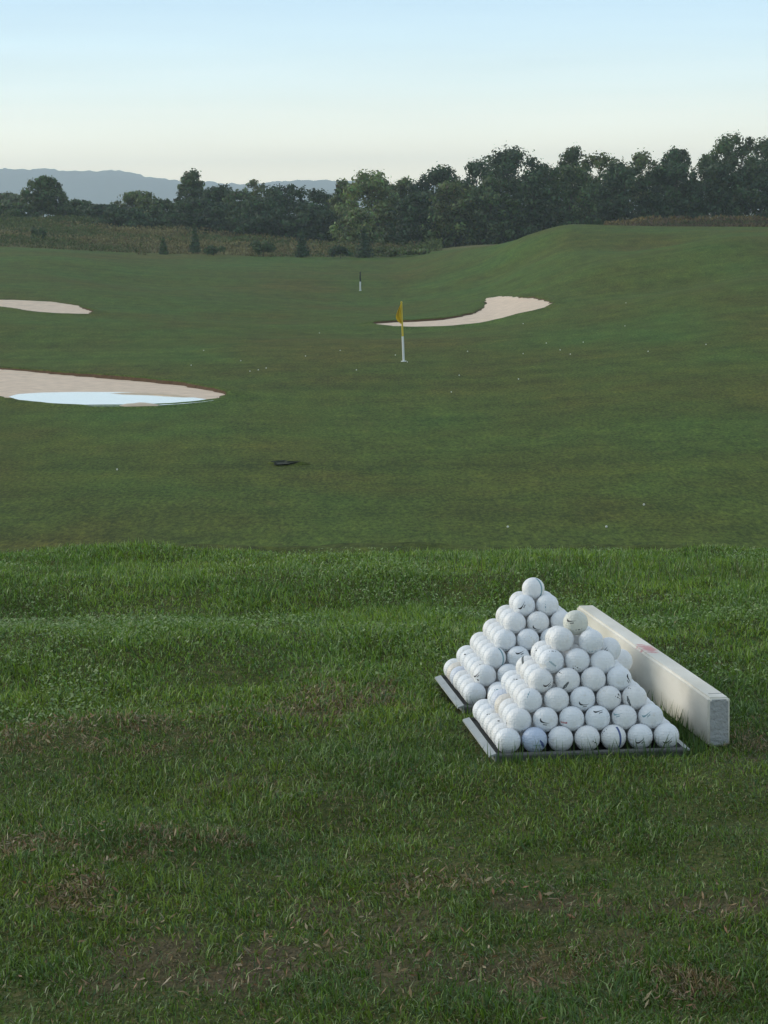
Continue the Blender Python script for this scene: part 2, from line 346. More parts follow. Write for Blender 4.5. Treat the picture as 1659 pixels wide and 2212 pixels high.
def bunker(px_poly, label, back_rise, seed, zlift=0.03):
    W = np.array([on_ground(x_, y_, 30) for x_, y_ in px_poly]); P = resample(W[:, :2], 150)
    tg = np.roll(P, -1, 0)-np.roll(P, 1, 0); tg /= np.linalg.norm(tg, axis=1)[:, None]
    P = P+np.stack([tg[:, 1], -tg[:, 0]], 1)*((vnoise(P[:, 0], P[:, 1], .9, seed+20)-.5)*.16+(vnoise(P[:, 0], P[:, 1], .3, seed+21)-.5)*.10)[:, None]
    c = P.mean(0)
    ys = P[:, 1]; y0, y1 = ys.min(), ys.max()
    lift = lambda q, s: zlift+back_rise*sstep(y0+0.45*(y1-y0), y1, q[:, 1])*0.6+(vnoise(q[:, 0], q[:, 1], 1.3, seed)-.5)*0.012*min(1, s*6)
    root = empty('sand_bunker', (c[0], c[1], float(ground_z(c[0], c[1])[0])))
    tag(root, label, 'sand bunker')
    inv = Matrix.Translation(-root.location)
    bm = bmesh.new(); fc = bm.faces.new([bm.verts.new((p[0], p[1], 0)) for p in P]); fc.normal_update()
    if fc.normal.z < 0: fc.normal_flip()
    bmesh.ops.triangulate(bm, faces=[fc], quad_method='BEAUTY', ngon_method='BEAUTY')
    for _ in range(2): bmesh.ops.subdivide_edges(bm, edges=[e_ for e_ in bm.edges if e_.calc_length() > .5], cuts=2, use_grid_fill=True)
    bmesh.ops.triangulate(bm, faces=bm.faces[:])
    q = np.array([v_.co[:2] for v_ in bm.verts]); ed = edge_dist(P, q[:, 0], q[:, 1])
    zz = ground_z(q[:, 0], q[:, 1])+lift(q, 1.0)+(vnoise(q[:, 0], q[:, 1], .45, seed+2)-.5)*.05*sstep(0, .6, ed)*sstep(y0+.4*(y1-y0), y0+.7*(y1-y0), q[:, 1])
    for v_, z_ in zip(bm.verts, zz): v_.co.z = z_
    sand = link('sand', bm_mesh('sand', bm, M_sand, True), root); sand.matrix_parent_inverse = inv
    # turf lip: a low bank round the edge, higher at the back
    T = np.roll(P, -1, 0)-np.roll(P, 1, 0); T /= np.linalg.norm(T, axis=1)[:, None]; N_ = np.stack([T[:, 1], -T[:, 0]], 1)
    area = 0.5*np.sum(P[:, 0]*np.roll(P[:, 1], -1)-np.roll(P[:, 0], -1)*P[:, 1])
    if area < 0: N_ = -N_
    bk = sstep(-0.2, 0.6, N_[:, 1]); hgt = 0.042+bk*(0.06+back_rise*0.22)+0.04*(vnoise(P[:, 0], P[:, 1], .8, seed+3)-.3)*bk
    V = []
    jit = (vnoise(P[:, 0], P[:, 1], 0.5, seed+5)-.5)[:, None]*0.25
    for off, hf in ((-0.10, -0.3), (0.0, 0.75), (0.08, 1.0), (0.25, 0.9), (0.6, 0.5), (1.1, -0.04)):
        q = P+N_*(off+jit*(1 if abs(off) < .3 else .2)); V.append(np.c_[q, ground_z(q[:, 0], q[:, 1])+hgt*hf+(zlift*.5 if hf > 0 else 0)-0.01*(off > 1)])
    V = np.array(V); ix = np.arange(V.shape[0]*150).reshape(V.shape[0], 150); nx = np.roll(ix, -1, 1)
    Q_ = np.stack([ix[:-1], ix[1:], nx[1:], nx[:-1]], -1).reshape(-1, 4)
    me = mesh_np('turf_lip', V.reshape(-1, 3), quads=Q_, mat=M_turf, cols=np.zeros((V.shape[0]*150, 3)), smooth=True)
    me.materials.append(M_lip)
    mi = np.zeros(len(Q_), np.int32); mi[:150] = 1; me.polygons.foreach_set('material_index', mi)
    lip = link('turf_lip', me, root); lip.matrix_parent_inverse = inv
    r = np.random.default_rng(seed+9); k = r.integers(0, 150, 2600); f = r.random(2600)[:, None]
    q = P[k]*(1-f)+P[(k+1) % 150]*f+N_[k]*r.uniform(-.06, .30, 2600)[:, None]
    kk = N_[k, 1] > -.25; q, k = q[kk], k[kk]; z = ground_z(q[:, 0], q[:, 1])+hgt[k]*0.8
    base = np.array([[.08, .10, .025], [.13, .10, .04], [.15, .075, .04], [.08, .11, .03]])[r.integers(0, 4, len(q))]
    fr = turf_blades('fringe_grass', np.c_[q, z-0.01], .02, .07, .02, base, root, seed=seed+10); fr.matrix_parent_inverse = inv
    return root, W

b_left, WL = bunker([(-260, 782), (-120, 792), (0, 803), (130, 813), (260, 822), (350, 830), (430, 840), (480, 851), (489, 857), (470, 864), (400, 872), (300, 877.5), (200, 878), (110, 874), (40, 866), (-20, 856), (-160, 850), (-250, 826)],
    'large sand bunker half filled by a puddle, at the left edge of the photo', 0.30, 41)
b_far, _ = bunker([(-120, 650), (-40, 653), (30, 653), (110, 657), (170, 664), (202, 675), (195, 680), (130, 679), (70, 674), (20, 666), (-30, 660), (-110, 658)],
    'narrow dry sand bunker on the left, beyond the bunker with the puddle', 0.20, 51)
b_right, _ = bunker([(800, 701), (850, 697.5), (900, 696), (950, 693), (985, 688), (1015, 681), (1040, 670), (1050, 660), (1049, 650), (1075, 646), (1110, 645), (1150, 646), (1180, 651), (1190, 657), (1180, 665), (1150, 673), (1110, 681), (1070, 692), (1030, 700), (980, 705), (900, 708), (850, 706)],
    'long curved pinkish sand bunker right of and behind the yellow flag', 0.22, 61)

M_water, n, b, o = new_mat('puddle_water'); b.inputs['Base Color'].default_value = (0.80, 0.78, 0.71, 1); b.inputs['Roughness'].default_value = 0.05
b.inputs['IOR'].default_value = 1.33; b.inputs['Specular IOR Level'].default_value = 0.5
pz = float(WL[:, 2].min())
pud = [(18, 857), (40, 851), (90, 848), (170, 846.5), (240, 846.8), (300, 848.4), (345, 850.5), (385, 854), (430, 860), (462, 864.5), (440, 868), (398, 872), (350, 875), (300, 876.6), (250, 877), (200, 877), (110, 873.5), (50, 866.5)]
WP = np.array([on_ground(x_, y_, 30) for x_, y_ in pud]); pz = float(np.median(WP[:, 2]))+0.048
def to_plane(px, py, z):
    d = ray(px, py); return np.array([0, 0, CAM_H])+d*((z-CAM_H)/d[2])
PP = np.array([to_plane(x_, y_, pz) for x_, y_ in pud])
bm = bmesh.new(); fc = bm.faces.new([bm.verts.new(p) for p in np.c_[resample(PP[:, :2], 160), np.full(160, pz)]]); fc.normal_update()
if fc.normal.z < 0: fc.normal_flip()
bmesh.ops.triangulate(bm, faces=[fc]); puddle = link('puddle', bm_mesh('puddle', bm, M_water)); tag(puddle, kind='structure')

M_mud = plain('wet_sand', (0.50, 0.39, 0.26), 0.6, noise=(3, .25, .5))
inv = Matrix.Translation(-b_left.location)
for poly in ([(232, 849.2), (262, 847.6), (310, 848.6), (355, 850.6), (398, 854), (425, 858.2), (385, 856.4), (330, 852.6), (275, 850.8)], [(252, 875.5), (262, 872.5), (285, 871.5), (300, 868.6), (318, 869.2), (332, 871), (352, 873.8), (338, 875.5), (300, 876.6), (270, 877)]):
    pp = np.array([to_plane(x_, y_, pz+.01) for x_, y_ in poly])
    o_ = link('mud_bar', fan_patch(pp, lambda x_, y_: 0*x_+pz-.012, lambda q, s: .035*min(1, s*3)+.012*(vnoise(q[:, 0], q[:, 1], .4, 7)-.3), M_mud, 'mud_bar', rings=6, nb=70), b_left); o_.matrix_parent_inverse = inv

# dark sunken hollow on the range floor
M_hole = plain('dark_wet_soil', (0.026, 0.032, 0.018), 0.95, noise=(8, 0.5, 0.6))
hp = on_ground(613, 1003, 30)
th = np.linspace(0, 2*np.pi, 40, endpoint=False); rr = np.random.default_rng(5)
rad = 1+0.22*np.sin(3*th+1)+0.14*np.sin(5*th)+.08*np.sin(9*th)
hole = empty('sunken_hollow', tuple(hp)); tag(hole, 'small dark sunken hollow in the mown grass between bank and puddle bunker', 'hollow')
P = np.stack([0.27*rad*np.cos(th), 0.45*rad*np.sin(th)], 1)
V = [np.c_[P*s, np.full(40, z)] for s, z in ((1.0, 0.05), (0.93, 0.02), (0.6, 0.008), (0.02, 0.006))]
V = np.array(V); ix = np.arange(160).reshape(4, 40); nx = np.roll(ix, -1, 1)
link('dark_basin', mesh_np('dark_basin', V.reshape(-1, 3), quads=np.stack([ix[:-1], nx[:-1], nx[1:], ix[1:]], -1).reshape(-1, 4), mat=M_hole, smooth=True), hole)
V = [np.c_[P*s, np.full(40, 0)+z+0.015*(vnoise(P[:, 0], P[:, 1], .1, 8)-.5)] for s, z in ((0.98, 0.02), (1.03, 0.055-.05*sstep(.2, -.5, np.sin(th))), (1.2, 0.035-.025*sstep(.2, -.5, np.sin(th))), (1.6, -0.01))]
V = np.array(V)
link('turf_rim', mesh_np('turf_rim', V.reshape(-1, 3), quads=np.stack([ix[:-1], ix[1:], nx[1:], nx[:-1]], -1).reshape(-1, 4), mat=M_turf, cols=np.zeros((160, 3)), smooth=True), hole)

# ------------------------------------------------------------------ trees, shrubs and the rough meadow
def leaf_cloud(blobs, count, size, base, seed, jit=0.35):
    """leaf clumps scattered through overlapping lobes: blobs = (centre, radii, tint)"""
    r = np.random.default_rng(seed); vol = np.array([b_[1][0]*b_[1][2] for b_ in blobs]); k = r.choice(len(blobs), count, p=vol/vol.sum())
    C = np.array([b_[0] for b_ in blobs])[k]; R_ = np.array([b_[1] for b_ in blobs])[k]; T_ = np.array([b_[2] for b_ in blobs])[k]
    d = r.normal(size=(count, 3)); d /= np.linalg.norm(d, axis=1)[:, None]; rad = r.random(count)**0.42
    rad = np.where(r.random(count) < .45, np.abs(r.normal(0, .7, count)).clip(0, 1.35), rad)
    P = C+d*R_*rad[:, None]
    u = r.normal(size=(count, 3)); u /= np.linalg.norm(u, axis=1)[:, None]
    u -= d*(np.sum(u*d, 1)*.75)[:, None]; u /= np.linalg.norm(u, axis=1)[:, None]
    w = np.cross(u, d+0.35*r.normal(size=(count, 3))); w /= np.linalg.norm(w, axis=1)[:, None]+1e-9
    s = size*r.uniform(.45, 1.35, count)*np.where(rad > 1.1, .65, 1)
    u *= s[:, None]; w *= (s*r.uniform(.45, .8, count))[:, None]
    V = np.stack([P-u, P+w*.9-u*.1, P+u, P-w*.9+u*.1], 1).reshape(-1, 3)
    col = np.asarray(base)[None]*T_[:, None]*(1+jit*(r.random((count, 1))-.5)*2)*(1+0.12*r.normal(size=(count, 3)))
    return V, np.arange(4*count).reshape(-1, 4), np.repeat(np.clip(col, .004, .4), 4, 0)

def tube(bm, p0, p1, r0, r1, seg=7):
    p0, p1 = Vector(p0), Vector(p1); ax = (p1-p0).normalized(); q = ax.to_track_quat('Z', 'Y')
    A = [bm.verts.new(p0+q @ Vector((r0*math.cos(t), r0*math.sin(t), 0))) for t in np.linspace(0, 2*math.pi, seg, endpoint=False)]
    B = [bm.verts.new(p1+q @ Vector((r1*math.cos(t), r1*math.sin(t), 0))) for t in np.linspace(0, 2*math.pi, seg, endpoint=False)]
    for i in range(seg): bm.faces.new((A[i], A[(i+1) % seg], B[(i+1) % seg], B[i]))
    return A, B

def tree(px, top, halfw, dist, label, base_col, seed, style='round', count=3000, group='trees of the far tree line', base_px=None, name='tree', leaf=0.235, sink=0.3):
    x0 = at(px, top, dist)[0]; ztop = at(px, top, dist)[2]
    gz = float(ground_z(x0, dist)[0]); H = ztop-gz; w = halfw/FPX*dist
    r = np.random.default_rng(seed)
    root = empty(name, (x0, dist, gz)); tag(root, label, name.replace('_', ' ').split()[-1], group)
    blobs = []
    if style == 'cone':
        for k in range(9):
            s = k/8; blobs.append(((0, 0, H*(0.08+0.84*s)), (w*(1-s*.85), w*(1-s*.85), H*.10), r.uniform(.8, 1.15)))
        t0 = 0.0
    elif style == 'bush':
        for k in range(9): blobs.append(((r.uniform(-.7, .7)*w, r.uniform(-.5, .5)*w, H*r.uniform(.25, .75)), (w*r.uniform(.3, .5), w*.4, H*r.uniform(.22, .34)), r.uniform(.7, 1.3)))
        t0 = 0.0
    else:
        t0 = {'round': .22, 'full': .0, 'tall': .10, 'sparse': .24}[style]
        prof = {'round': lambda q: math.sin(math.pi*(.16+.80*q))**.55, 'full': lambda q: min(1.0, (1-q)**.42*1.15+.10), 'tall': lambda q: .16+.84*(1-q)**.6,
                'sparse': lambda q: math.sin(math.pi*(.14+.80*q))**.6}[style]
        nb = int({'round': 70, 'full': 100, 'tall': 84, 'sparse': 34}[style])
        w *= {'round': 1.05, 'full': 1.42, 'tall': 1.4, 'sparse': 1.35}[style]
        for k in range(nb):
            q = (k+r.random())/nb; an = r.uniform(0, 2*math.pi); ro = math.sqrt(r.random())*prof(q)*w*.90
            br = w*(r.uniform(.20, .40) if style == 'sparse' else r.uniform(.12, .28))
            zr = min(br*r.uniform(.7, 1.2), H*.11)
            blobs.append(((ro*math.cos(an), ro*math.sin(an), H*(t0+(1-t0)*q*.94)), (br, br, zr), r.uniform(.62, 1.38)))
        if style != 'sparse':
            blobs.append(((0, 0, H*(t0+.34*(1-t0))), (w*.75, w*.75, H*.32), .85))
        count = int(count*(2.6 if style != 'sparse' else 2.4))
    V, Q_, col = leaf_cloud(blobs, count, leaf, base_col, seed+1)
    link('crown', mesh_np('crown', V, quads=Q_, mat=M_leaf, cols=col), root)
    bm = bmesh.new(); tr = max(.05, H*.018); top_h = H*(.62 if style not in ('bush',) else .5)
    p = Vector((0, 0, -sink)); rad = tr
    for k in range(4):
        qn = Vector((r.uniform(-.04, .04)*w, r.uniform(-.04, .04)*w, (k+1)/4*top_h)); tube(bm, p, qn, rad, rad*.78); p, rad = qn, rad*.78
    if style not in ('bush', 'cone'):
        for k in range(8):
            bl = blobs[r.integers(0, len(blobs))][0]; hz_ = max(.2*H, bl[2]*.6); tube(bm, (0, 0, hz_), (bl[0]*.9, bl[1]*.9, bl[2]), tr*.45, tr*.12, 5)
    link('trunk', bm_mesh('trunk', bm, M_bark, True), root)
    return root

DK, MD, LT, OL, PL = (.044, .078, .032), (.066, .104, .038), (.135, .180, .058), (.104, .138, .046), (.12, .15, .065)
T = [ # px, top, half width, distance, colour, style, count, label
 (8, 417, 46, 400, PL, 'round', 2200, 'pale hazy tree cut by the left edge of the photo'),
 (92, 384, 50, 335, MD, 'round', 3200, 'broad round-headed tree standing alone in front of the blue hill, far left'),
 (160, 432, 42, 350, MD, 'full', 2200, 'low rounded tree just right of the lone round-headed tree'),
 (222, 442, 46, 345, DK, 'full', 2200, 'low dark tree under the middle of the blue hill'),
 (300, 414, 58, 352, OL, 'full', 3200, 'wide olive dome-topped tree below the blue hill'),
 (352, 432, 36, 340, MD, 'full', 1900, 'small tree between the olive dome and the tall spire tree'),
 (413, 369, 40, 350, MD, 'tall', 2800, 'tall spire-topped tree rising above the hill line, left of centre'),
 (470, 402, 46, 345, DK, 'full', 2600, 'dark tree just right of the tall spire-topped tree'),
 (552, 389, 26, 380, OL, 'sparse', 700, 'thin wispy treetop poking above the hill line'),
 (528, 412, 50, 340, MD, 'full', 2800, 'dark bushy tree below the wispy treetop'),
 (612, 398, 62, 345, DK, 'full', 3600, 'wide flat-topped dark tree left of the hill gap'),
 (692, 410, 48, 350, DK, 'full', 2600, 'dark tree under the last gap showing the hill'),
 (742, 384, 38, 330, OL, 'tall', 2300, 'upright olive tree at the right end of the hill gap'),
 (798, 370, 62, 322, LT, 'full', 4200, 'big pale green willow-like tree near the middle of the tree line'),
 (866, 386, 50, 330, OL, 'full', 3000, 'rounded olive tree right of the pale willow-like tree'),
 (948, 361, 70, 328, DK, 'full', 4600, 'very dark broad tree with toothed flat top'),
 (1026, 344, 34, 336, DK, 'sparse', 1500, 'narrow ragged dark treetop beside the broad dark tree'),
 (1100, 320, 76, 326, DK, 'full', 5600, 'tallest bushy dark tree of the middle, with feathery top'),
 (1180, 350, 44, 338, DK, 'full', 2400, 'dark treetop sloping down right of the feathery tall tree'),
 (1236, 318, 34, 332, MD, 'sparse', 2000, 'slim tree with feathery rounded head above the mound'),
 (1300, 330, 64, 322, OL, 'full', 4200, 'wide grey-green domed tree behind the mound crest'),
 (1384, 330, 36, 335, OL, 'sparse', 2100, 'slim airy tree with sky showing through, right of the dome'),
 (1462, 317, 52, 328, DK, 'tall', 3800, 'dark tree with spiky plume top on the right'),
 (1528, 330, 30, 334, MD, 'sparse', 1500, 'narrow airy tree left of the tallest airy tree'),
 (1592, 290, 50, 330, MD, 'sparse', 3000, 'tallest airy tree with many sky gaps, far right'),
 (1652, 300, 38, 334, MD, 'sparse', 1900, 'airy tree cut by the right edge of the photo'),
 (1740, 300, 60, 334, MD, 'full', 2800, 'dark tree at the very right edge, mostly outside the photo'),
 (-70, 410, 60, 360, MD, 'full', 2600, 'tree at the very left edge, mostly outside the photo'),
 (1850, 305, 62, 334, DK, 'full', 1700, 'first dark tree past the right edge of the photo'),
 (1960, 312, 66, 332, MD, 'full', 1700, 'second tree past the right edge of the photo'),
 (2080, 300, 66, 336, DK, 'full', 1700, 'third dark tree past the right edge of the photo'),
 (2200, 316, 70, 334, OL, 'full', 1700, 'fourth olive tree past the right edge of the photo'),
 (2330, 308, 70, 336, DK, 'full', 1700, 'fifth dark tree past the right edge of the photo'),
 (2460, 318, 74, 338, MD, 'full', 1700, 'sixth tree past the right edge of the photo'),
 (-190, 415, 66, 352, DK, 'full', 1300, 'first dark tree past the left edge of the photo'),
 (-320, 405, 66, 356, MD, 'full', 1300, 'second tree past the left edge of the photo'),
 (-460, 412, 70, 352, DK, 'full', 1300, 'third dark tree past the left edge of the photo'),
 # understorey in front
 (30, 440, 50, 325, MD, 'full', 1600, 'low tree filling the gap left of the lone round-headed tree'),
 (270, 450, 54, 322, DK, 'full', 1800, 'low dark thicket tree above the meadow, left'),
 (430, 432, 66, 325, DK, 'full', 2400, 'low dark thicket tree below the tall spire-topped tree'),
 (560, 432, 66, 322, DK, 'full', 2400, 'low dark thicket tree above the orange meadow'),
 (670, 440, 58, 320, DK, 'full', 2200, 'low dark thicket tree left of the pale willow-like tree'),
 (770, 450, 46, 305, LT, 'full', 2000, 'pale green lower boughs tree at the meadow end'),
 (905, 415, 54, 308, DK, 'full', 2200, 'low dark tree left of the grassy mound foot'),
 (985, 392, 60, 306, OL, 'full', 2600, 'low olive tree behind the foot of the mound'),
 (1060, 380, 60, 305, MD, 'full', 2000, 'low tree just behind the rising mound edge'),
 (1150, 364, 64, 305, DK, 'full', 2400, 'low dark tree behind the mound shoulder'),
 (1230, 354, 64, 306, MD, 'full', 2000, 'low tree directly behind the mound top'),
 (1350, 352, 70, 310, DK, 'full', 2600, 'low dark tree behind the brown brush on the mound'),
 (1450, 350, 66, 310, DK, 'full', 2400, 'low dark tree below the spiky plume tree'),
 (1545, 352, 66, 312, DK, 'full', 2600, 'low dark tree below the tallest airy tree'),
 (1640, 346, 66, 312, DK, 'full', 2600, 'low dark tree at the right edge behind the brush'),
]
for i, (px, top, hw, dist, colr, style, cnt, lab) in enumerate(T):
    tree(px, top, hw, dist, lab, colr, 100+i*7, style, cnt)
S = [
 (84, 486, 17, 285, DK, 'bush', 900, 'small dark round shrub in the meadow at far left'),
 (420, 482, 15, 281, DK, 'cone', 900, 'small dark pointed shrub below the tall spire-topped tree'),
 (352, 512, 11, 275, MD, 'cone', 1200, 'thin dim shrub in the meadow left of the pointed one'),
 (568, 518, 30, 275, MD, 'bush', 1000, 'low green shrub at the meadow edge, left of centre'),
 (652, 496, 19, 277, DK, 'cone', 1100, 'dark conical shrub in front of the reddish meadow'),
 (786, 488, 26, 279, DK, 'cone', 1200, 'dark conical shrub at the foot of the pale willow-like tree'),
 (735, 530, 26, 276, DK, 'bush', 900, 'low dark shrub between the two conical shrubs'),
 (850, 530, 46, 281, OL, 'bush', 1200, 'low brownish shrub patch where the meadow ends'),
 (905, 534, 38, 277, OL, 'bush', 1100, 'low olive shrub at the foot of the mound'),
 (462, 528, 24, 274, MD, 'bush', 800, 'low dim shrub at the meadow edge under the dark trees'),
]
for i, (px, top, hw, dist, colr, style, cnt, lab) in enumerate(S):
    tree(px, top, hw, dist, lab, colr, 900+i*7, style, cnt, 'shrubs in the rough meadow', name='shrub', leaf=0.16)

# tall rough grass and brush between field and trees
def meadow(name, label, hx0, hx1, d0, d1, N, hmin, hmax, pal, seed):
    r = np.random.default_rng(seed); hx = r.uniform(hx0, hx1, N); d = r.uniform(d0, d1, N)
    x = (hx-CX)/FPX*d
    lim = np.interp(hx, [-900, 0, 300, 830, 930, 1040, 1300, 1659, 2500], [275, 272, 275, 283, 285, 262, 232, 228, 228])+(vnoise(x, d, 6, 21)-.5)*10
    k = d > lim-1; x, d, hx = x[k], d[k], hx[k]; N = len(x)
    cl = vnoise(x, d, 3.0, seed+1); c2_ = vnoise(x, d, 9.0, seed+2)
    P = np.c_[x, d, ground_z(x, d)-.03]
    pal = np.array(pal); w1 = np.clip((c2_*1.5-.25)+r.normal(0, .22, N), 0, .999); ci = (w1*len(pal)).astype(int)
    col = pal[ci]*(0.7+0.6*r.random((N, 1)))
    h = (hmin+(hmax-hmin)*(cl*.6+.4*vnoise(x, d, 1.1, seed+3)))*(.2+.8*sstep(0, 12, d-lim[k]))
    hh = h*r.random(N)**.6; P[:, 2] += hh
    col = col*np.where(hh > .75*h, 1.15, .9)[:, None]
    an = r.uniform(0, 2*np.pi, N); wd = r.uniform(.04, .12, N); s = np.stack([np.cos(an)*wd, np.sin(an)*wd, 0*an], 1)
    t_ = np.stack([r.normal(0, .10, N), r.normal(0, .10, N), r.uniform(.06, .22, N)], 1)
    V = np.stack([P-s*.6-t_*.6, P+s-t_*.2, P+t_, P-s+t_*.1], 1).reshape(-1, 3)
    Q_ = np.arange(4*N).reshape(-1, 4)
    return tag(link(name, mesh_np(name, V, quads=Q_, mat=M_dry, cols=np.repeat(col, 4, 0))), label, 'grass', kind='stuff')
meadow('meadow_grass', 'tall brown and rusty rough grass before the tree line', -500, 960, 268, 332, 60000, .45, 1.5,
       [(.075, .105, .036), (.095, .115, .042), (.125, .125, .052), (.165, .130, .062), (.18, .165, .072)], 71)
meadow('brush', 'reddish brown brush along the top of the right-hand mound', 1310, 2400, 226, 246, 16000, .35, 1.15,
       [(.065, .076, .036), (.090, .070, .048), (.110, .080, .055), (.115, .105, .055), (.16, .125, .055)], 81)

# ------------------------------------------------------------------ flags
M_white = plain('white_paint', (0.74, 0.76, 0.74), 0.5, noise=(4, .06, 0))
M_yel = plain('yellow_paint', (0.62, 0.47, 0.05), 0.5)
M_cloth = plain('yellow_cloth', (0.66, 0.46, 0.03), 0.85, spec=.1, noise=(9, .15, .3))
M_black = plain('dark_cloth', (0.03, 0.035, 0.045), 0.85, spec=.1, noise=(9, .2, .3))
M_post = plain('grey_white_paint', (0.70, 0.74, 0.74), 0.5)
def limp_flag(name, mat, ztop, drop, width, seed):
    """cloth hanging in folds against its pole"""
    r = np.random.default_rng(seed); nu, nv = 22, 26; V = []
    for j in range(nv):
        t = j/(nv-1)
        sway = width*(0.10+0.95*math.sin(math.pi*min(1, t*.96+.02))**1.1*(0.45+0.65*t))
        for i in range(nu):
            s = i/(nu-1); fold = math.sin(s*9+t*2.5)*0.05*(0.3+s)+math.sin(s*21+seed)*.012
            V.append((-sway*s*(1-.12*math.sin(5*t)), fold, ztop-drop*t*(0.86+0.14*s)-0.03*s))
    ix = np.arange(nu*nv).reshape(nv, nu); Q_ = np.stack([ix[:-1, :-1], ix[:-1, 1:], ix[1:, 1:], ix[1:, :-1]], -1).reshape(-1, 4)
    me = mesh_np(name, V, quads=Q_, mat=mat, smooth=True)
    return me
def flagstick(px, base_y, dist, height, rad, label, split, m_top, m_low, cloth, drop, width, tilt, seed, group):
    p = at(px, base_y, dist); gz = float(ground_z(p[0], dist)[0]); h = height
    root = empty('flagstick', (p[0], dist, gz)); root.rotation_euler = (0, tilt, 0); tag(root, label, 'flagstick', group)
    for nm, z0, z1, mt in (('lower_pole', -.15, h*split, m_low), ('upper_pole', h*split, h, m_top)):
        bm = bmesh.new(); A, B = tube(bm, (0, 0, z0), (0, 0, z1), rad*(1 if nm == 'lower_pole' else .86), rad*(1 if nm == 'lower_pole' else .7), 14)
        bm.faces.new(B); bm.faces.new(A[::-1]); link(nm, bm_mesh(nm, bm, mt, False), root)
    bm = bmesh.new(); bmesh.ops.create_uvsphere(bm, u_segments=12, v_segments=8, radius=rad*.95, matrix=Matrix.Translation((0, 0, h))); link('finial', bm_mesh('finial', bm, m_top, True), root)
    f = link('flag', limp_flag('flag', cloth, h-.03, drop, width, seed), root)
    md = f.modifiers.new('thickness', 'SOLIDIFY'); md.thickness = .006
    # cup rim in the turf
    bm = bmesh.new(); A, B = tube(bm, (0, 0, -.05), (0, 0, .025), .11, .10, 16); bm.faces.new(B); link('ground_socket', bm_mesh('ground_socket', bm, m_low), root)
    return root
gp = on_ground(872, 781, 60)
flagstick(872, 781, float(gp[1]), 127.5/FPX*float(gp[1]), .040, 'flagstick with limp yellow flag, yellow above and white below', .425, M_yel, M_white, M_cloth, .74, .26, -math.radians(1.6), 3, None)
gp = on_ground(778.5, 628, 60)
flagstick(778.5, 628, float(gp[1]), 39/FPX*float(gp[1]), .055, 'distant flagstick with dark furled top and white lower pole', .5, M_black, M_post, M_black, .60, .07, 0.0, 4, None)

# ------------------------------------------------------------------ golf balls
R = 0.02135
def ball_mat(name, col, warm):
    m, n, b, o = new_mat(name)
    t = n.nodes.new('ShaderNodeTexCoord'); oi = n.nodes.new('ShaderNodeObjectInfo')
    # grime: big soft smears
    nz1 = n.nodes.new('ShaderNodeTexNoise'); nz1.noise_dimensions = '4D'; nz1.inputs['Scale'].default_value = 55; nz1.inputs['Detail'].default_value = 5; nz1.inputs['Roughness'].default_value = .62
    n.links.new(t.outputs['Object'], nz1.inputs['Vector'])
    mm = n.nodes.new('ShaderNodeMath'); mm.operation = 'MULTIPLY'; mm.inputs[1].default_value = 37.0; n.links.new(oi.outputs['Random'], mm.inputs[0]); n.links.new(mm.outputs[0], nz1.inputs['W'])
    r = n.nodes.new('ShaderNodeValToRGB'); r.color_ramp.elements[0].position = .58; r.color_ramp.elements[1].position = .80; n.links.new(nz1.outputs[0], r.inputs[0])
    mx = n.nodes.new('ShaderNodeMix'); mx.data_type = 'RGBA'; n.links.new(r.outputs[0], mx.inputs['Factor']); 
    tint = n.nodes.new('ShaderNodeMix'); tint.data_type = 'RGBA'; n.links.new(oi.outputs['Random'], tint.inputs['Factor'])
    tint.inputs['A'].default_value = (*col, 1); tint.inputs['B'].default_value = (*warm, 1)
    n.links.new(tint.outputs['Result'], mx.inputs['A']); mx.inputs['B'].default_value = (*[c*k for c, k in zip(warm, (.78, .74, .66))], 1)
    n.links.new(mx.outputs['Result'], b.inputs['Base Color']); b.inputs['Roughness'].default_value = .42; b.inputs['Specular IOR Level'].default_value = .4
    vo = n.nodes.new('ShaderNodeTexVoronoi'); vo.inputs['Scale'].default_value = 250; vo.inputs['Randomness'].default_value = .35; vo.feature = 'SMOOTH_F1'; n.links.new(t.outputs['Object'], vo.inputs['Vector'])
    rr_ = n.nodes.new('ShaderNodeValToRGB'); rr_.color_ramp.elements[0].position = .25; rr_.color_ramp.elements[1].position = .62; n.links.new(vo.outputs['Distance'], rr_.inputs[0])
    bp = n.nodes.new('ShaderNodeBump'); bp.inputs['Strength'].default_value = .7; bp.inputs['Distance'].default_value = .0009
    n.links.new(rr_.outputs[0], bp.inputs['Height']); n.links.new(bp.outputs[0], b.inputs['Normal'])
    return m
M_ball = ball_mat('ball_white', (.79, .815, .835), (.79, .785, .77))
M_ballb = ball_mat('ball_bluish', (.52, .59, .72), (.53, .60, .72))
M_ballc = ball_mat('ball_cream', (.68, .61, .50), (.68, .60, .48))
M_ballg = ball_mat('ball_greyish', (.64, .66, .60), (.66, .66, .58))
def ball_mesh(mat, sub=4, rad_=R):
    bm = bmesh.new(); bmesh.ops.create_icosphere(bm, subdivisions=sub, radius=rad_); return bm_mesh('golf_ball', bm, mat, True)
M_ballp = ball_mat('ball_faint_blue', (.64, .68, .75), (.63, .67, .75)); M_ballq = ball_mat('ball_faint_cream', (.71, .665, .60), (.71, .66, .585))
BM = {'p': ball_mesh(M_ballp), 'q': ball_mesh(M_ballq), 'w': ball_mesh(M_ball), 'b': ball_mesh(M_ballb), 'c': ball_mesh(M_ballc), 'g': ball_mesh(M_ballg)}

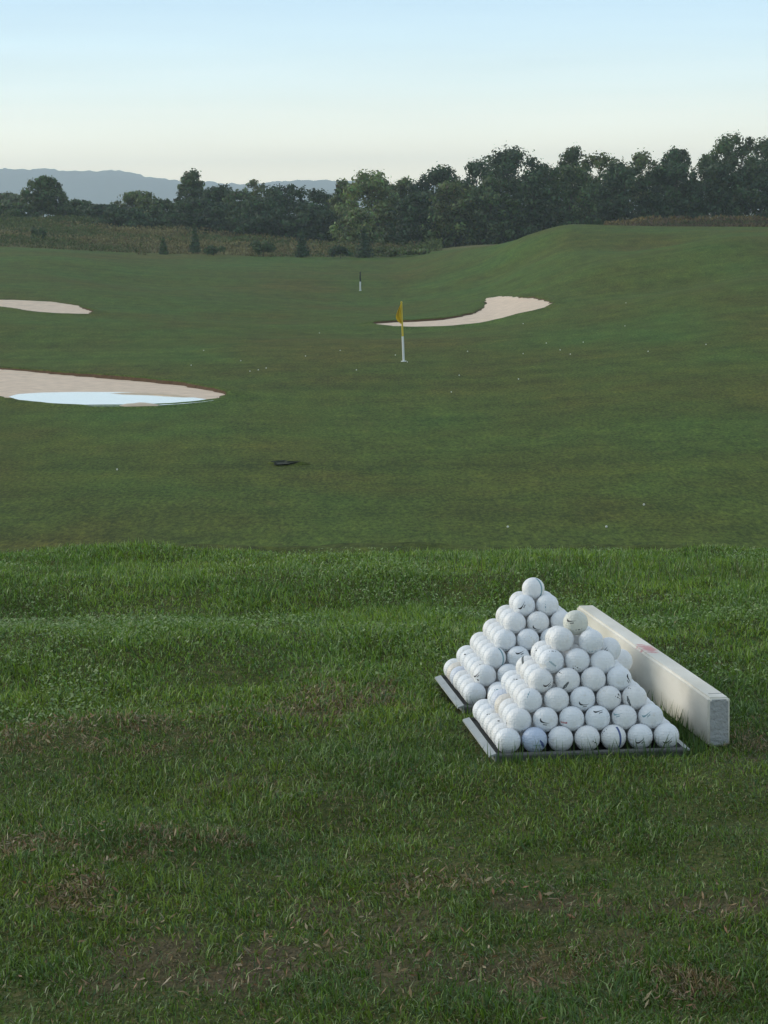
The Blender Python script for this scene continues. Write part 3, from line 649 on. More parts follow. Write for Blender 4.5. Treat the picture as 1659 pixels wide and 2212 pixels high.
M_ink = plain('black_print', (.02, .02, .022), .5); M_inkb = plain('navy_print', (.07, .10, .24), .5)
M_inkt = plain('worn_teal_print', (.22, .36, .40), .5); M_inkr = plain('red_print', (.42, .06, .06), .5); M_scuff = plain('grey_scuff', (.13, .14, .14), .8)
SW = np.array([(-1, .20), (-.98, -.06), (-.80, -.30), (-.50, -.36), (-.15, -.26), (.35, -.02), (1.0, .36), (.35, .06), (-.15, -.08), (-.45, -.12), (-.66, -.06), (-.80, .06)])
def strip(pts_a, pts_b): return np.vstack([pts_a, pts_b])
def mark_mesh(kind, mat):
    """small printed mark laid on the sphere, facing local -Y at its centre, sizes in ball radii"""
    polys = []
    if kind == 'swoosh':
        L = .44; n_ = 8
        lo = np.array([(-1, .22), (-.95, -.10), (-.72, -.33), (-.42, -.34), (-.05, -.20), (.32, -.02), (.68, .18), (1.0, .38)])
        hi = np.array([(-.98, .24), (-.84, .10), (-.62, -.02), (-.38, -.06), (-.02, -.02), (.34, .09), (.68, .24), (1.0, .385)])
        polys.append((lo*L, hi*L))
        for k in range(4):                                   # small lettering block under the mark
            x0 = -.02+.075*k; lo2 = np.array([(x0, -.26+.03*k), (x0+.05, -.25+.03*k)]); polys.append((lo2, lo2+[[.012, .10], [.012, .10]]))
    elif kind == 'dash': polys.append((np.array([(-.28, -.035), (0, -.05), (.28, -.03)]), np.array([(-.28, .02), (0, .035), (.28, .02)])))
    elif kind == 'band':
        t = np.linspace(-.95, .95, 14); polys.append((np.stack([t, -.09+0*t], 1), np.stack([t, .09+0*t], 1)))
    elif kind == 'text':
        for k in range(6):
            x0 = -.34+.115*k; lo2 = np.array([(x0, -.05), (x0+.075, -.05)]); polys.append((lo2, lo2+[[.01, .11+.03*(k % 2)], [.01, .11+.02*(k % 3)]]))
    elif kind == 'scuff':
        t = np.linspace(-.42, .42, 8); w = .10*np.sin(np.linspace(.3, 2.9, 8))+.015*np.cos(np.arange(8)*2.1); polys.append((np.stack([t, -w], 1), np.stack([t, w+.02], 1)))
    elif kind == 'spot':
        t = np.linspace(-.10, .10, 5); w = .07*np.sin(np.linspace(.4, 2.7, 5)); polys.append((np.stack([t, -w], 1), np.stack([t, w], 1)))
    V, Q_ = [], []
    for lo, hi in polys:
        b0 = len(V); n_ = len(lo)
        for p in list(lo)+list(hi):
            lon, lat = p[0], p[1]; rr_ = R*1.006
            V.append((rr_*math.sin(lon)*math.cos(lat), -rr_*math.cos(lon)*math.cos(lat), rr_*math.sin(lat)))
        for i in range(n_-1): Q_.append((b0+i, b0+i+1, b0+n_+i+1, b0+n_+i))
    return mesh_np('mark', np.array(V), quads=np.array(Q_), mat=mat, smooth=True)
MK = {}
def mark(ball, kind, mat, dx, dy, rot):
    """dx, dy: where the mark shows on the ball's face towards the camera, in radii"""
    if (kind, mat.name) not in MK: MK[(kind, mat.name)] = mark_mesh(kind, mat)
    o = link({'swoosh': 'printed_logo', 'dash': 'printed_dash', 'band': 'printed_band', 'text': 'printed_text', 'scuff': 'scuff_mark', 'spot': 'dark_spot'}[kind], MK[(kind, mat.name)], ball)
    f = (Vector((0, 0, CAM_H))-ball.location).normalized()         # towards the camera
    right = Vector((0, 0, 1)).cross(f).normalized(); up = f.cross(right)
    dz = math.sqrt(max(.05, 1-dx*dx-dy*dy)); nrm = (right*dx+up*dy+f*dz).normalized()
    yv = -nrm; xv = (right-nrm*right.dot(nrm)).normalized(); zv = xv.cross(yv)
    M3 = Matrix((xv, yv, zv)).transposed()
    o.matrix_local = (M3 @ Matrix.Rotation(rot, 3, 'Y')).to_4x4()
    return o

ORD = ['first', 'second', 'third', 'fourth', 'fifth', 'sixth', 'seventh']
LAY = ['bottom', 'second', 'third', 'fourth', 'fifth', 'sixth', 'top']
PITCHB = 0.044483; LH = math.sqrt((2*R)**2-PITCHB**2/2)
TRAY = {'near': (0.319988, 4.495435, 0.0, 0.106373), 'far': (0.28121, 4.985099, -0.010148, 0.110928)}
MOVE = {('near', 4, 2, 0): (.3667, 4.455, .1325), ('near', 4, 2, 1): (.3811, 4.50, .1471), ('near', 3, 3, 3): (.409, 4.585, .1125),
        ('near', 5, 0, 0): (.2987, 4.468, .1705), ('near', 5, 1, 0): (.3490, 4.468, .1665), ('near', 6, 0, 0): (.3245, 4.493, .1955)}
TONE = {('near', 0, 1, 0): 'b', ('near', 6, 0, 0): 'g', ('near', 1, 0, 3): 'q', ('near', 1, 0, 4): 'p', ('far', 0, 0, 5): 'q', ('far', 0, 0, 4): 'p', ('near', 5, 1, 0): 'w'}
DESC = {('near', 0, 1, 0): 'pale blue golf ball, second from left in the bottom front row of the near pile',
        ('near', 6, 0, 0): 'greyish golf ball crowning the near pile', ('far', 6, 0, 0): 'white golf ball crowning the far pile, topmost of all',
        ('near', 4, 2, 0): 'golf ball sunken at the right end of the fifth row, near pile',
        ('near', 4, 2, 1): 'golf ball bulging out behind the sunken one, right side of near pile',
        ('near', 3, 3, 3): 'golf ball sticking out lowest on the right side behind the near pile front'}
balls = {}
rb = np.random.default_rng(99)
for pile in ('near', 'far'):
    x0, y0, z0, yaw = TRAY[pile]; c_, s_ = math.cos(yaw), math.sin(yaw)
    for l in range(7):
        nn = 7-l
        for j in range(nn):
            for i in range(nn):
                u, v = (l*.5+i-3)*PITCHB, (l*.5+j-3)*PITCHB
                loc = MOVE.get((pile, l, i, j), (x0+u*c_-v*s_+rb.normal(0, .0004), y0+u*s_+v*c_+rb.normal(0, .0004), z0+R+l*LH))
                ob = link('golf_ball', BM[TONE.get((pile, l, i, j), 'w')], None, loc)
                ob.rotation_euler = (0, 0, 0)
                key = (pile, l, i, j); balls[key] = ob
                if key in DESC: lab = DESC[key]
                elif j == 0: lab = f'white golf ball, {ORD[i]} from left in the {LAY[l]} front row of the {pile} pile'
                elif i == 0: lab = f'white golf ball, {ORD[j]} from the front along the {LAY[l]} left edge of the {pile} pile'
                elif i == nn-1: lab = f'white golf ball, {ORD[j]} from the front along the {LAY[l]} right edge of the {pile} pile'
                else: lab = f'white golf ball hidden inside or behind the {pile} pile'
                tag(ob, lab, 'golf ball', f'golf balls stacked in the {pile} pile')

B = balls
MARKS = [
 ('near', 0, 1, 0, 'text', M_inkt, .25, -.45, .1), ('near', 0, 1, 0, 'scuff', M_inkb, .62, -.35, 1.1), ('near', 0, 3, 0, 'dash', M_ink, .62, -.32, .7), ('near', 0, 4, 0, 'band', M_inkb, .55, .0, 1.45), ('near', 0, 4, 0, 'dash', M_ink, -.72, .45, -.3),
 ('near', 0, 5, 0, 'swoosh', M_ink, .05, -.36, -.35), ('near', 0, 6, 0, 'swoosh', M_ink, .15, -.42, -.30), ('near', 0, 2, 0, 'spot', M_ink, -.93, .12, 0),
 ('near', 1, 1, 0, 'swoosh', M_ink, -.06, -.20, .55), ('near', 1, 2, 0, 'text', M_inkr, -.62, -.30, -.1), ('near', 1, 2, 0, 'dash', M_ballg, .75, .0, 1.4), ('near', 1, 3, 0, 'swoosh', M_ink, .12, .58, -.15),
 ('near', 1, 4, 0, 'swoosh', M_inkt, -.55, .25, .35), ('near', 1, 5, 0, 'swoosh', M_inkt, -.30, .18, -.3), ('near', 1, 0, 0, 'dash', M_ink, .25, -.80, 0), ('near', 1, 0, 0, 'spot', M_ink, -.95, -.2, 1.0),
 ('near', 2, 2, 0, 'swoosh', M_ink, .12, -.42, .35), ('near', 2, 3, 0, 'dash', M_ink, .72, .08, .3), ('near', 2, 3, 0, 'spot', M_ink, .78, .3, .3), ('near', 2, 4, 0, 'scuff', M_scuff, -.45, -.3, 1.2), ('near', 2, 4, 0, 'dash', M_ink, -.45, .75, .8),
 ('near', 2, 0, 0, 'dash', M_inkt, -.1, .5, -1.2), ('near', 3, 0, 0, 'swoosh', M_ink, .60, -.25, -.15), ('near', 3, 1, 0, 'scuff', M_scuff, -.15, -.45, -.95), ('near', 3, 1, 0, 'dash', M_ink, -.62, .62, 1.0), ('near', 3, 3, 0, 'swoosh', M_ink, .80, -.05, 1.2),
 ('near', 4, 0, 0, 'text', M_inkt, .1, -.2, .7), ('near', 4, 1, 0, 'dash', M_ink, -.30, -.62, 1.4), ('near', 4, 1, 0, 'dash', M_ink, .02, -.55, .6), ('near', 4, 0, 0, 'dash', M_ink, .1, .82, 0),
 ('near', 5, 1, 0, 'dash', M_inkt, .1, -.75, 0), ('near', 6, 0, 0, 'swoosh', M_ink, -.35, .15, .35), ('near', 6, 0, 0, 'dash', M_ink, .28, -.55, 0), ('near', 4, 2, 1, 'swoosh', M_ink, -.35, -.05, -.5),
 ('far', 6, 0, 0, 'band', M_inkt, .72, .2, 1.25), ('far', 5, 0, 0, 'swoosh', M_ink, -.15, .0, -.7), ('far', 5, 1, 0, 'dash', M_inkt, -.15, -.2, 1.5), ('far', 4, 1, 0, 'swoosh', M_ink, -.1, -.55, .5),
 ('far', 2, 1, 0, 'swoosh', M_ink, .2, .45, -.25), ('far', 2, 0, 0, 'band', M_inkt, .75, .1, 1.35), ('far', 1, 0, 0, 'swoosh', M_ink, -.72, .10, -.2), ('far', 1, 0, 0, 'spot', M_ink, -.6, -.35, .3), ('far', 3, 0, 0, 'dash', M_inkt, .1, -.8, .2),
 ('near', 0, 0, 2, 'spot', M_ink, -.1, .75, .2), ('near', 0, 0, 4, 'dash', M_ink, -.15, .5, .1), ('near', 1, 0, 5, 'dash', M_inkt, -.2, .6, .1), ('near', 0, 0, 3, 'spot', M_ink, .5, .8, 0), ('near', 2, 0, 3, 'dash', M_ink, -.05, .6, .2), ('near', 3, 0, 3, 'band', M_scuff, -.4, .4, 1.4),
 ('near', 4, 0, 2, 'dash', M_ink, -.55, .2, 1.1), ('far', 1, 0, 5, 'spot', M_ink, -.25, .35, .4), ('far', 1, 0, 4, 'spot', M_ink, -.55, .5, .2), ('far', 1, 0, 1, 'dash', M_ink, .1, .6, .2), ('far', 3, 1, 0, 'dash', M_ballg, .3, .2, .7)]
for p_, l, i, j, kd, mt, dx, dy, ro in MARKS: mark(B[(p_, l, i, j)], kd, mt, dx, dy, ro)

# ------------------------------------------------------------------ trays under the piles
M_metal = plain('dull_galvanised_metal', (.36, .38, .37), .5, metal=.35, noise=(30, .22, .25))
M_dmetal = plain('dark_dirty_metal', (.06, .06, .055), .7, metal=.2, noise=(40, .4, .3))
M_rim = plain('dark_metal_rim', (.12, .12, .11), .6, metal=.3, noise=(40, .4, .3))  # darker metal for the front and back lips
def boxm(name, x0, x1, y0, y1, z0, z1, mat, bev=.0008):
    bm = bmesh.new(); bmesh.ops.create_cube(bm, size=1, matrix=Matrix.Translation(((x0+x1)/2, (y0+y1)/2, (z0+z1)/2)) @ Matrix.Diagonal((x1-x0, y1-y0, z1-z0, 1)))
    if bev: bmesh.ops.bevel(bm, geom=bm.edges[:], offset=bev, segments=1, affect='EDGES')
    return bm_mesh(name, bm, mat)
HB = 3*PITCHB+R+.0015                                   # inner half width
FLW, LIP = .0115, .006
for pile, lab in (('near', 'grey metal tray under the near pile of golf balls'), ('far', 'grey metal tray under the far pile of golf balls, behind the near one')):
    x0, y0, z0, yaw = TRAY[pile]
    root = empty('ball_tray', (x0, y0, z0), yaw); tag(root, lab, 'tray', 'metal trays holding the ball piles')
    link('base_plate', boxm('base_plate', -HB-.0005, HB+.0005, -HB-.0005, HB+.0005, -.012, -.0003, M_dmetal), root)
    for sx, sy in ((-1, 0), (1, 0), (0, -1), (0, 1)):
        # lip and flat flange folded outwards, ends mitred
        a0, a1 = HB+.0008, HB+.0008+FLW; bm = bmesh.new()
        if sy: a1 = a0+.0035
        prof = [(a0, -.010), (a0, LIP), (a1, LIP-.0035), (a1+.0004, LIP-.0065), (a0+.002, LIP-.004), (a0+.002, -.010)]
        rings_ = []
        for sg in (-1, 1):
            rg = []
            for pr, pz_ in prof:
                p = Vector((pr*sx, (HB+.0042)*sg, pz_)) if sx else Vector(((HB+.0004)*sg, pr*sy, pz_)); rg.append(bm.verts.new(p))
            rings_.append(rg)
        for k in range(6): bm.faces.new((rings_[0][k], rings_[0][(k+1) % 6], rings_[1][(k+1) % 6], rings_[1][k]))
        bm.faces.new(rings_[0]); bm.faces.new(rings_[1]); bmesh.ops.recalc_face_normals(bm, faces=bm.faces[:])
        link('side_flange' if sx else 'edge_lip', bm_mesh('flange', bm, M_metal if sx else M_rim), root)

# ------------------------------------------------------------------ white board standing on edge
m, n, b, o = new_mat('board_paint'); M_board = m
t = n.nodes.new('ShaderNodeTexCoord'); sp_ = n.nodes.new('ShaderNodeSeparateXYZ'); n.links.new(t.outputs['Object'], sp_.inputs[0])
def nzo(scale, det, st=(1, 1, 1)):
    mp = n.nodes.new('ShaderNodeMapping'); mp.inputs['Scale'].default_value = st; n.links.new(t.outputs['Object'], mp.inputs[0]); q = n.nodes.new('ShaderNodeTexNoise'); q.inputs['Scale'].default_value = scale; q.inputs['Detail'].default_value = det; n.links.new(mp.outputs[0], q.inputs['Vector']); return q
pr = n.nodes.new('ShaderNodeValToRGB'); n.links.new(nzo(14, 6, (1, .35, 1)).outputs[0], pr.inputs[0])
pr.color_ramp.elements[0].position = .3; pr.color_ramp.elements[0].color = (.60, .57, .48, 1); pr.color_ramp.elements[1].position = .62; pr.color_ramp.elements[1].color = (.76, .73, .65, 1)
def mth(op, a_, b_=None, c_=None):
    q = n.nodes.new('ShaderNodeMath'); q.operation = op
    for k, v_ in enumerate((a_, b_, c_)):
        if v_ is None: continue
        if isinstance(v_, (int, float)): q.inputs[k].default_value = v_
        else: n.links.new(v_, q.inputs[k])
    return q.outputs[0]
def mixb(f, a_, col):
    x = n.nodes.new('ShaderNodeMix'); x.data_type = 'RGBA'; n.links.new(f, x.inputs['Factor']); n.links.new(a_, x.inputs['A']); x.inputs['B'].default_value = (*col, 1); return x.outputs['Result']
# mud splashed up from the ground, a rubbed red paint smear on the top edge
mud = mth('MULTIPLY', mth('SUBTRACT', 1.0, mth('SMOOTHSTEP', sp_.outputs['Z'], 0.0, .045)) if False else mth('MAXIMUM', mth('SUBTRACT', 1.0, mth('MULTIPLY', sp_.outputs['Z'], 26.0)), 0.0), mth('MULTIPLY', nzo(40, 5).outputs[0], 0.9))
c = mixb(mud, pr.outputs[0], (.20, .17, .10))
ry = mth('MULTIPLY', mth('SUBTRACT', sp_.outputs['Y'], .555), 1/.062); rx = mth('MULTIPLY', mth('SUBTRACT', sp_.outputs['X'], .018), 1/.017)
rd = mth('SQRT', mth('ADD', mth('MULTIPLY', ry, ry), mth('MULTIPLY', rx, rx)))
rd = mth('ADD', rd, mth('MULTIPLY', mth('SUBTRACT', nzo(60, 5).outputs[0], .5), 2.2))
red = mth('MULTIPLY', mth('MINIMUM', mth('MAXIMUM', mth('MULTIPLY', mth('SUBTRACT', 1.0, rd), 2.0), 0.0), 1.0), mth('GREATER_THAN', sp_.outputs['Z'], .080))
c = mixb(mth('MULTIPLY', red, .72), c, (.55, .16, .17))
n.links.new(c, b.inputs['Base Color']); b.inputs['Roughness'].default_value = .65; b.inputs['Specular IOR Level'].default_value = .25
bp = n.nodes.new('ShaderNodeBump'); bp.inputs['Strength'].default_value = .35; bp.inputs['Distance'].default_value = .002
n.links.new(nzo(70, 6, (1, .25, 1)).outputs[0], bp.inputs['Height']); n.links.new(bp.outputs[0], b.inputs['Normal'])
BX, BY, BYAW, BL, BW, BH = .5442, 4.4348, .1165, 1.178, .0379, .0844
bm = bmesh.new(); bmesh.ops.create_cube(bm, size=1, matrix=Matrix.Translation((BW/2, BL/2, BH/2)) @ Matrix.Diagonal((BW, BL, BH, 1)))
bmesh.ops.bevel(bm, geom=bm.edges[:], offset=.0042, segments=3, affect='EDGES')
root = empty('timber_board', (BX, BY, -.0105), BYAW); root.rotation_euler = (-math.atan(.0152/BL), 0, BYAW)
tag(root, 'white painted timber board standing on edge beside the ball piles', 'board')
link('painted_timber', bm_mesh('painted_timber', bm, M_board, False), root)
M_end = plain('shaded_grey_end', (.36, .37, .36), .85, spec=.15, noise=(160, .16, .6))  # grey base colour paints the board's end face as shaded
bm = bmesh.new(); bmesh.ops.create_cube(bm, size=1, matrix=Matrix.Translation((BW/2, -.0004, BH/2)) @ Matrix.Diagonal((BW-.007, .0016, BH-.007, 1)))
bmesh.ops.bevel(bm, geom=[e for e in bm.edges if abs((e.verts[0].co-e.verts[1].co).y) > .0005], offset=.003, segments=3, affect='EDGES')
tag(link('end_face', bm_mesh('end_face', bm, M_end), root), 'end face of the board, its shade painted in grey')
link('pencil_line', boxm('pencil_line', .010, .033, .0385, .0410, BH-.0004, BH+.0003, M_scuff, 0), root)

# ------------------------------------------------------------------ loose balls on the range floor
small = ball_mesh(M_ballg, 2)
LOOSE = [(1310, 1140), (1391, 1092), (253, 1016), (1097, 1140), (413, 790), (448, 787), (540, 803), (555, 797), (558, 800), (575, 760), (575, 796), (617, 797), (520, 780), (630, 800), (735, 758), (733, 766), (660, 770), (700, 790),
 (854, 768), (832, 776), (880, 783), (986, 840), (975, 848), (976, 870), (992, 812), (1004, 815), (1180, 742), (1172, 752), (1210, 757), (1228, 762), (1232, 766), (1226, 770), (1260, 740), (1300, 752), (1130, 700), (1275, 722), (1350, 705), (1395, 690), (1352, 655),
 (1290, 700), (1400, 760), (1450, 742), (1130, 765), (1080, 745), (1525, 745), (1585, 1088), (440, 758), (470, 742), (690, 720), (540, 715), (770, 800), (905, 770), (1010, 760), (1045, 798), (1120, 820), (1260, 800)]
for k, (px, py) in enumerate(LOOSE[:4]+LOOSE[4::2]):
    p = on_ground(px, py, 20); o_ = link('golf_ball', small, None, (p[0], p[1], float(ground_z(p[0], p[1])[0])+R*.8))
    tag(o_, 'tiny white golf ball lying loose on the range floor', 'golf ball', 'loose golf balls on the range floor')

# ------------------------------------------------------------------ foreground grass, blade by blade
def blades(N, y0, y1, seed, lmin, lmax, wid, extra=0.48):
    r = np.random.default_rng(seed)
    y = y0+(y1-y0)*r.random(N)
    x = (r.random(N)*2-1)*(0.147*y+extra)
    bare = np.zeros(N); drym = np.zeros(N)
    for px, py, rx, ry, am in WORN:
        q = to_plane(px, py, -.01); d = np.sqrt(((x-q[0])/rx)**2+((y-q[1])/ry)**2)+(vnoise(x, y, .05, 91)-.5)*.9; bare = np.maximum(bare, am*(1-sstep(.5, 1.15, d)))
    for px, py, rx, ry, am in ((150, 1595, .10, .10, .55), (320, 1590, .12, .10, .5), (760, 1490, .10, .12, .5), (660, 1530, .12, .10, .5), (160, 1925, .05, .045, .8), (60, 1840, .10, .05, .55), (340, 1830, .08, .04, .4), (890, 1900, .05, .04, .5), (1470, 2135, .05, .04, .7), (730, 1760, .1, .1, .25), (1020, 1880, .07, .05, .5), (470, 1810, .06, .05, .4), (1180, 2060, .1, .06, .4), (40, 1590, .1, .1, .4), (1630, 1600, .05, .05, .6)):
        q = to_plane(px, py, -.01); d = np.sqrt(((x-q[0])/(rx*.85))**2+((y-q[1])/(ry*1.9))**2)+(vnoise(x, y, .05, 92)-.5)*1.9; drym = np.maximum(drym, min(.80, am*1.2)*(1-sstep(.4, 1.2, d)))
    clump = vnoise(x, y, .09, 93)*.5+vnoise(x, y, .28, 94)*.5
    worn = 1-sstep(4.4, 5.6, y)                                  # the trodden front half of the tee is thinner
    dens = (1-.88*bare)*(0.62+0.65*clump)*(1-.06*worn)
    keep = r.random(N) < dens
    for pile in TRAY:                                            # nothing grows through trays or board
        x0, y0_, z0, yaw = TRAY[pile]; c_, s_ = math.cos(yaw), math.sin(yaw); u = (x-x0)*c_+(y-y0_)*s_; v = -(x-x0)*s_+(y-y0_)*c_
        keep &= ~((np.abs(u) < HB+FLW+.008) & (np.abs(v+.003) < HB+.018))
    c_, s_ = math.cos(BYAW), math.sin(BYAW); u = (x-BX)*c_+(y-BY)*s_; v = -(x-BX)*s_+(y-BY)*c_
    keep &= ~((u > -.006) & (u < BW+.006) & (v > -.006) & (v < BL+.006))
    x, y, drym, clump, worn, bare = x[keep], y[keep], drym[keep], clump[keep], worn[keep], bare[keep]; N = len(x)
    dead = r.random(N) < (0.04+.09*worn+.80*drym+.30*bare)
    L = (lmin+(lmax-lmin)*r.random(N)**1.4)*(.45+.95*clump)*(1-.22*worn*r.random(N))
    L = np.where(dead, L*(.75+.35*drym), L)
    w = wid*r.uniform(.55, 1.3, N)
    an = r.uniform(0, 2*np.pi, N); side = np.stack([np.cos(an), np.sin(an), np.zeros(N)], 1)
    ln = vnoise(x, y, .06, 95)*6.28*2+r.normal(0, 1.3, N); lean = np.clip(r.normal(1.0, .5, N)+.3*dead, 0.02, 1.75)
    dv = np.stack([np.cos(ln), np.sin(ln), np.zeros(N)], 1)
    P = np.c_[x, y, ground_z(x, y)-.004]
    up = np.array([0, 0, 1.0])
    d1 = dv*np.sin(lean*.5)[:, None]+up*np.cos(lean*.5)[:, None]; d2 = dv*np.sin(lean*1.5)[:, None]+up*np.cos(lean*1.5)[:, None]
    mpt = P+d1*(L*.55)[:, None]; tip = mpt+d2*(L*.5)[:, None]
    s = side*(w/2)[:, None]
    V = np.stack([P-s, P+s, mpt+s*.8, mpt-s*.8, tip], 1).reshape(-1, 3); i5 = np.arange(N)*5
    Q_ = np.stack([i5, i5+1, i5+2, i5+3], 1); T_ = np.stack([i5+3, i5+2, i5+4], 1)
    hue = vnoise(x, y, .22, 96); h2 = r.random(N)
    ga, gb, gc = np.array([.066, .130, .013]), np.array([.138, .205, .018]), np.array([.056, .118, .026])
    col = ga*(1-hue[:, None])+gb*hue[:, None]; col = np.where((h2 < .25)[:, None], gc, col)
    col = col*(1.10+.50*(1-worn[:, None]))*(.55+.95*r.random((N, 1)))
    tan = np.array([[.31, .225, .105], [.22, .15, .065], [.38, .30, .155], [.17, .115, .055]])[r.integers(0, 4, N)]
    col = np.where(dead[:, None], tan*(.6+.6*r.random((N, 1))), col)
    glint = (r.random(N) < .04+.10*(1-worn)*vnoise(x, y, .35, 97))
    col = np.where((glint & ~dead)[:, None], np.array([.30, .40, .15]), col)  # pale colour on scattered blades paints in glints
    return V, Q_, T_, np.repeat(col, 5, 0)
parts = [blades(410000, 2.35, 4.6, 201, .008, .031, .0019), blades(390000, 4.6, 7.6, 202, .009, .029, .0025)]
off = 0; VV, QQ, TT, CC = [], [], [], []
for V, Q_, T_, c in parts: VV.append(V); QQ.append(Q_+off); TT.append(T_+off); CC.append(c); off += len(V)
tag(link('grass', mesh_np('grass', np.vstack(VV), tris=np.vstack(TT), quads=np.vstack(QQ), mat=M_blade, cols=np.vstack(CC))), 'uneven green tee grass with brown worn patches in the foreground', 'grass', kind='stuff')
# cloverlike leaflets in lusher grass, pale as painted glints; dry flakes in worn spots
def flakes(name, label, x, y, size, z0, z1, pal, tiltmax, seed, a0=.45, a1=.9):
    r = np.random.default_rng(seed); N = len(x); ok = np.ones(N, bool)
    for pile in TRAY:
        x0, y0_, z0_, yaw = TRAY[pile]; c_, s_ = math.cos(yaw), math.sin(yaw); u = (x-x0)*c_+(y-y0_)*s_; v = -(x-x0)*s_+(y-y0_)*c_
        ok &= ~((np.abs(u) < HB+FLW+.01) & (np.abs(v) < HB+FLW+.01))
    c_, s_ = math.cos(BYAW), math.sin(BYAW); u = (x-BX)*c_+(y-BY)*s_; v = -(x-BX)*s_+(y-BY)*c_
    ok &= ~((u > -.01) & (u < BW+.01) & (v > -.01) & (v < BL+.01)); x, y = x[ok], y[ok]; N = len(x)
    P = np.c_[x, y, ground_z(x, y)+r.uniform(z0, z1, N)]; an = r.uniform(0, 2*np.pi, N); tl = r.normal(0, tiltmax, N)
    a_ = np.stack([np.cos(an), np.sin(an), np.sin(tl)], 1); b_ = np.stack([-np.sin(an), np.cos(an), np.sin(r.normal(0, tiltmax, N))], 1)
    sz = size*r.uniform(.5, 1.3, N)[:, None]; asp = r.uniform(a0, a1, N)[:, None]
    V = np.stack([P-a_*sz, P-b_*sz*asp, P+a_*sz, P+b_*sz*asp], 1).reshape(-1, 3)
    pal = np.array(pal); col = pal[r.integers(0, len(pal), N)]*(.7+.6*r.random((N, 1)))
    return tag(link(name, mesh_np(name, V, quads=np.arange(4*N).reshape(-1, 4), mat=M_blade, cols=np.repeat(col, 4, 0))), label, 'ground cover', kind='stuff')
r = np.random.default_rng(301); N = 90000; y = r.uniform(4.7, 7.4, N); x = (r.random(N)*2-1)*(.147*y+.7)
lush_glint = vnoise(x, y, .20, 302)*.55+vnoise(x, y, .6, 303)*.45+.25*np.exp(-((y-5.75)/.3)**2)*(x < .3)+.15*np.exp(-((y-6.8)/.25)**2)
k = r.random(N) < sstep(.48, .85, lush_glint); 
flakes('clover_glints', 'small cloverlike leaves pale with painted glints among the lusher grass at the back of the tee', x[k], y[k], .0034, .008, .026, [(.11, .20, .03), (.14, .25, .04), (.20, .29, .08), (.28, .35, .14)], .55, 304)
xs, ys = [], []
for px, py, rx, ry, n_ in ((150, 1595, .09, .09, 420), (320, 1590, .10, .08, 380), (40, 1575, .08, .10, 260), (760, 1490, .10, .10, 420), (660, 1530, .10, .08, 300), (500, 1550, .02, .02, 40), (160, 1925, .04, .035, 420), (190, 1970, .05, .03, 220), (60, 1840, .09, .035, 330), (340, 1830, .06, .03, 150), (890, 1900, .04, .03, 160), (1470, 2135, .035, .03, 240), (1180, 1930, .06, .04, 260), (560, 2080, .07, .12, 420), (320, 2075, .09, .12, 380), (1100, 2090, .10, .08, 300), (1545, 1965, .08, .05, 240), (1630, 1600, .04, .04, 160), (1020, 1885, .05, .04, 180), (800, 2020, .07, .05, 220), (700, 1935, .05, .04, 150), (1410, 1660, .004, .004, 6)):
    n_ = n_//2+2; q = to_plane(px, py, -.01); xs.append(q[0]+r.normal(0, rx*.8, n_)); ys.append(q[1]+r.normal(0, ry*1.5, n_))
flakes('dry_thatch', 'scattered tan and rust-brown dead leaf bits in the worn grass patches', np.concatenate(xs), np.concatenate(ys), .0055, -.002, .016, [(.26, .19, .09), (.22, .14, .06), (.34, .27, .15), (.17, .12, .05), (.27, .14, .07)], .7, 305, .14, .30)
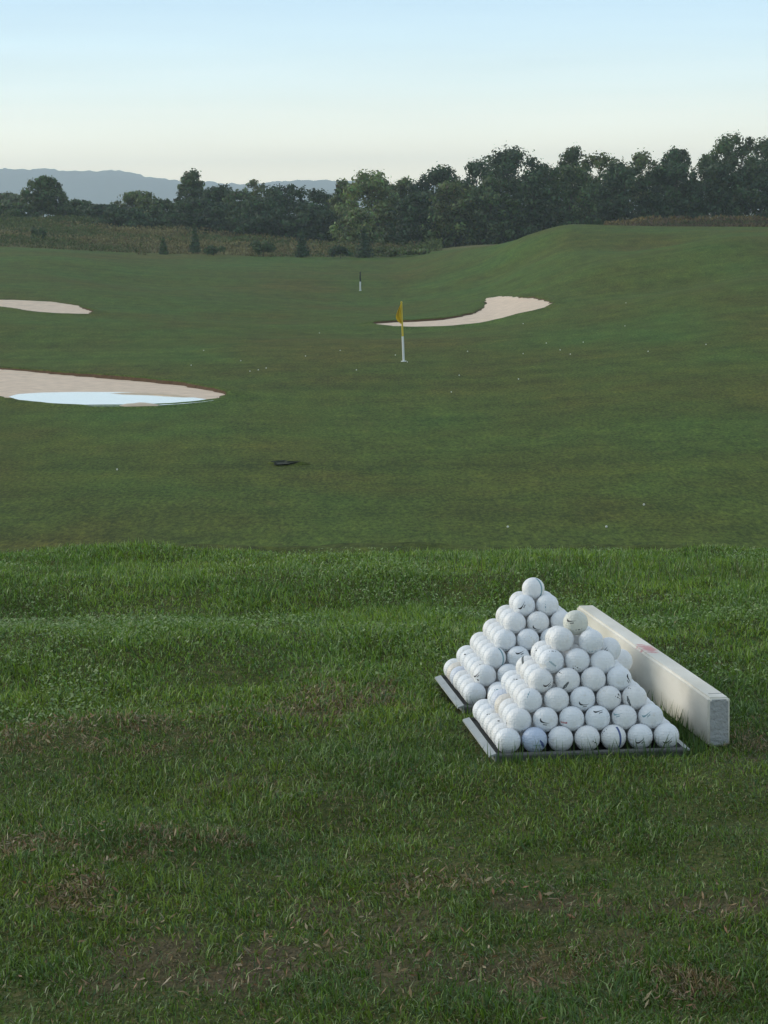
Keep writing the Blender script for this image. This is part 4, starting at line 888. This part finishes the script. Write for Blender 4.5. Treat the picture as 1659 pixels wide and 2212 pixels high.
# long uncut tufts hugging tray and board
r = np.random.default_rng(77); pts = []
def along(pile, u0, v0, u1, v1, k):
    x0, y0, z0, yaw = TRAY[pile]; c_, s_ = math.cos(yaw), math.sin(yaw); f = r.random(k); u = u0+(u1-u0)*f+r.normal(0, .006, k); v = v0+(v1-v0)*f-np.abs(r.normal(0, .010, k)); return np.c_[x0+u*c_-v*s_, y0+u*s_+v*c_]
e = HB+FLW+.008; ef = HB+.014
pts.append(along('near', -e, -ef, e, -ef, 150)); pts.append(along('near', e+.012, -e, e+.02, e, 140)); pts.append(along('far', -e, -ef, e, -ef, 70))
c_, s_ = math.cos(BYAW), math.sin(BYAW); v = r.random(260)*BL; u = -.008-np.abs(r.normal(0, .008, 260)); pts.append(np.c_[BX+u*c_-v*s_, BY+u*s_+v*c_])
v = r.random(200)*BL; u = BW+.008+np.abs(r.normal(0, .01, 200)); pts.append(np.c_[BX+u*c_-v*s_, BY+u*s_+v*c_])
q = np.vstack(pts); cg = np.array([[.055, .12, .022], [.08, .15, .03], [.06, .10, .03]])[r.integers(0, 3, len(q))]
tag(turf_blades('edge_grass', np.c_[q, ground_z(q[:, 0], q[:, 1])-.004], .016, .050, .0028, cg, mat=M_blade, seed=5, lean=.5), 'longer grass blades along the tray and board edges', 'grass')

r = np.random.default_rng(78); k = 450; q = np.r_[np.c_[r.uniform(.30, 1.35, k), r.normal(6.75, .16, k)], np.c_[r.uniform(-1.4, .5, 300), r.normal(6.8, .16, 300)]]
cg = np.array([[.07, .13, .02], [.11, .18, .03], [.10, .13, .04], [.17, .17, .07]])[r.integers(0, 4, len(q))]
tag(turf_blades('tall_grass', np.c_[q, ground_z(q[:, 0], q[:, 1])-.004], .022, .062, .0032, cg, mat=M_blade, seed=6, lean=.6), 'taller wispy grass blades along the crest of the tee bank', 'grass')

# ------------------------------------------------------------------ evening air
m = bpy.data.materials.new('air'); m.use_nodes = True; n = m.node_tree; n.nodes.clear()
o = n.nodes.new('ShaderNodeOutputMaterial'); vol = n.nodes.new('ShaderNodeVolumePrincipled'); n.links.new(vol.outputs[0], o.inputs['Volume'])
vol.inputs['Color'].default_value = (.78, .90, 1.0, 1); vol.inputs['Density'].default_value = 0.00020; vol.inputs['Anisotropy'].default_value = 0.2
bm = bmesh.new(); bmesh.ops.create_cube(bm, size=1, matrix=Matrix.Translation((0, 3225, 55)) @ Matrix.Diagonal((7000, 6530, 136, 1)))
tag(link('haze', bm_mesh('haze', bm, m)), kind='stuff')
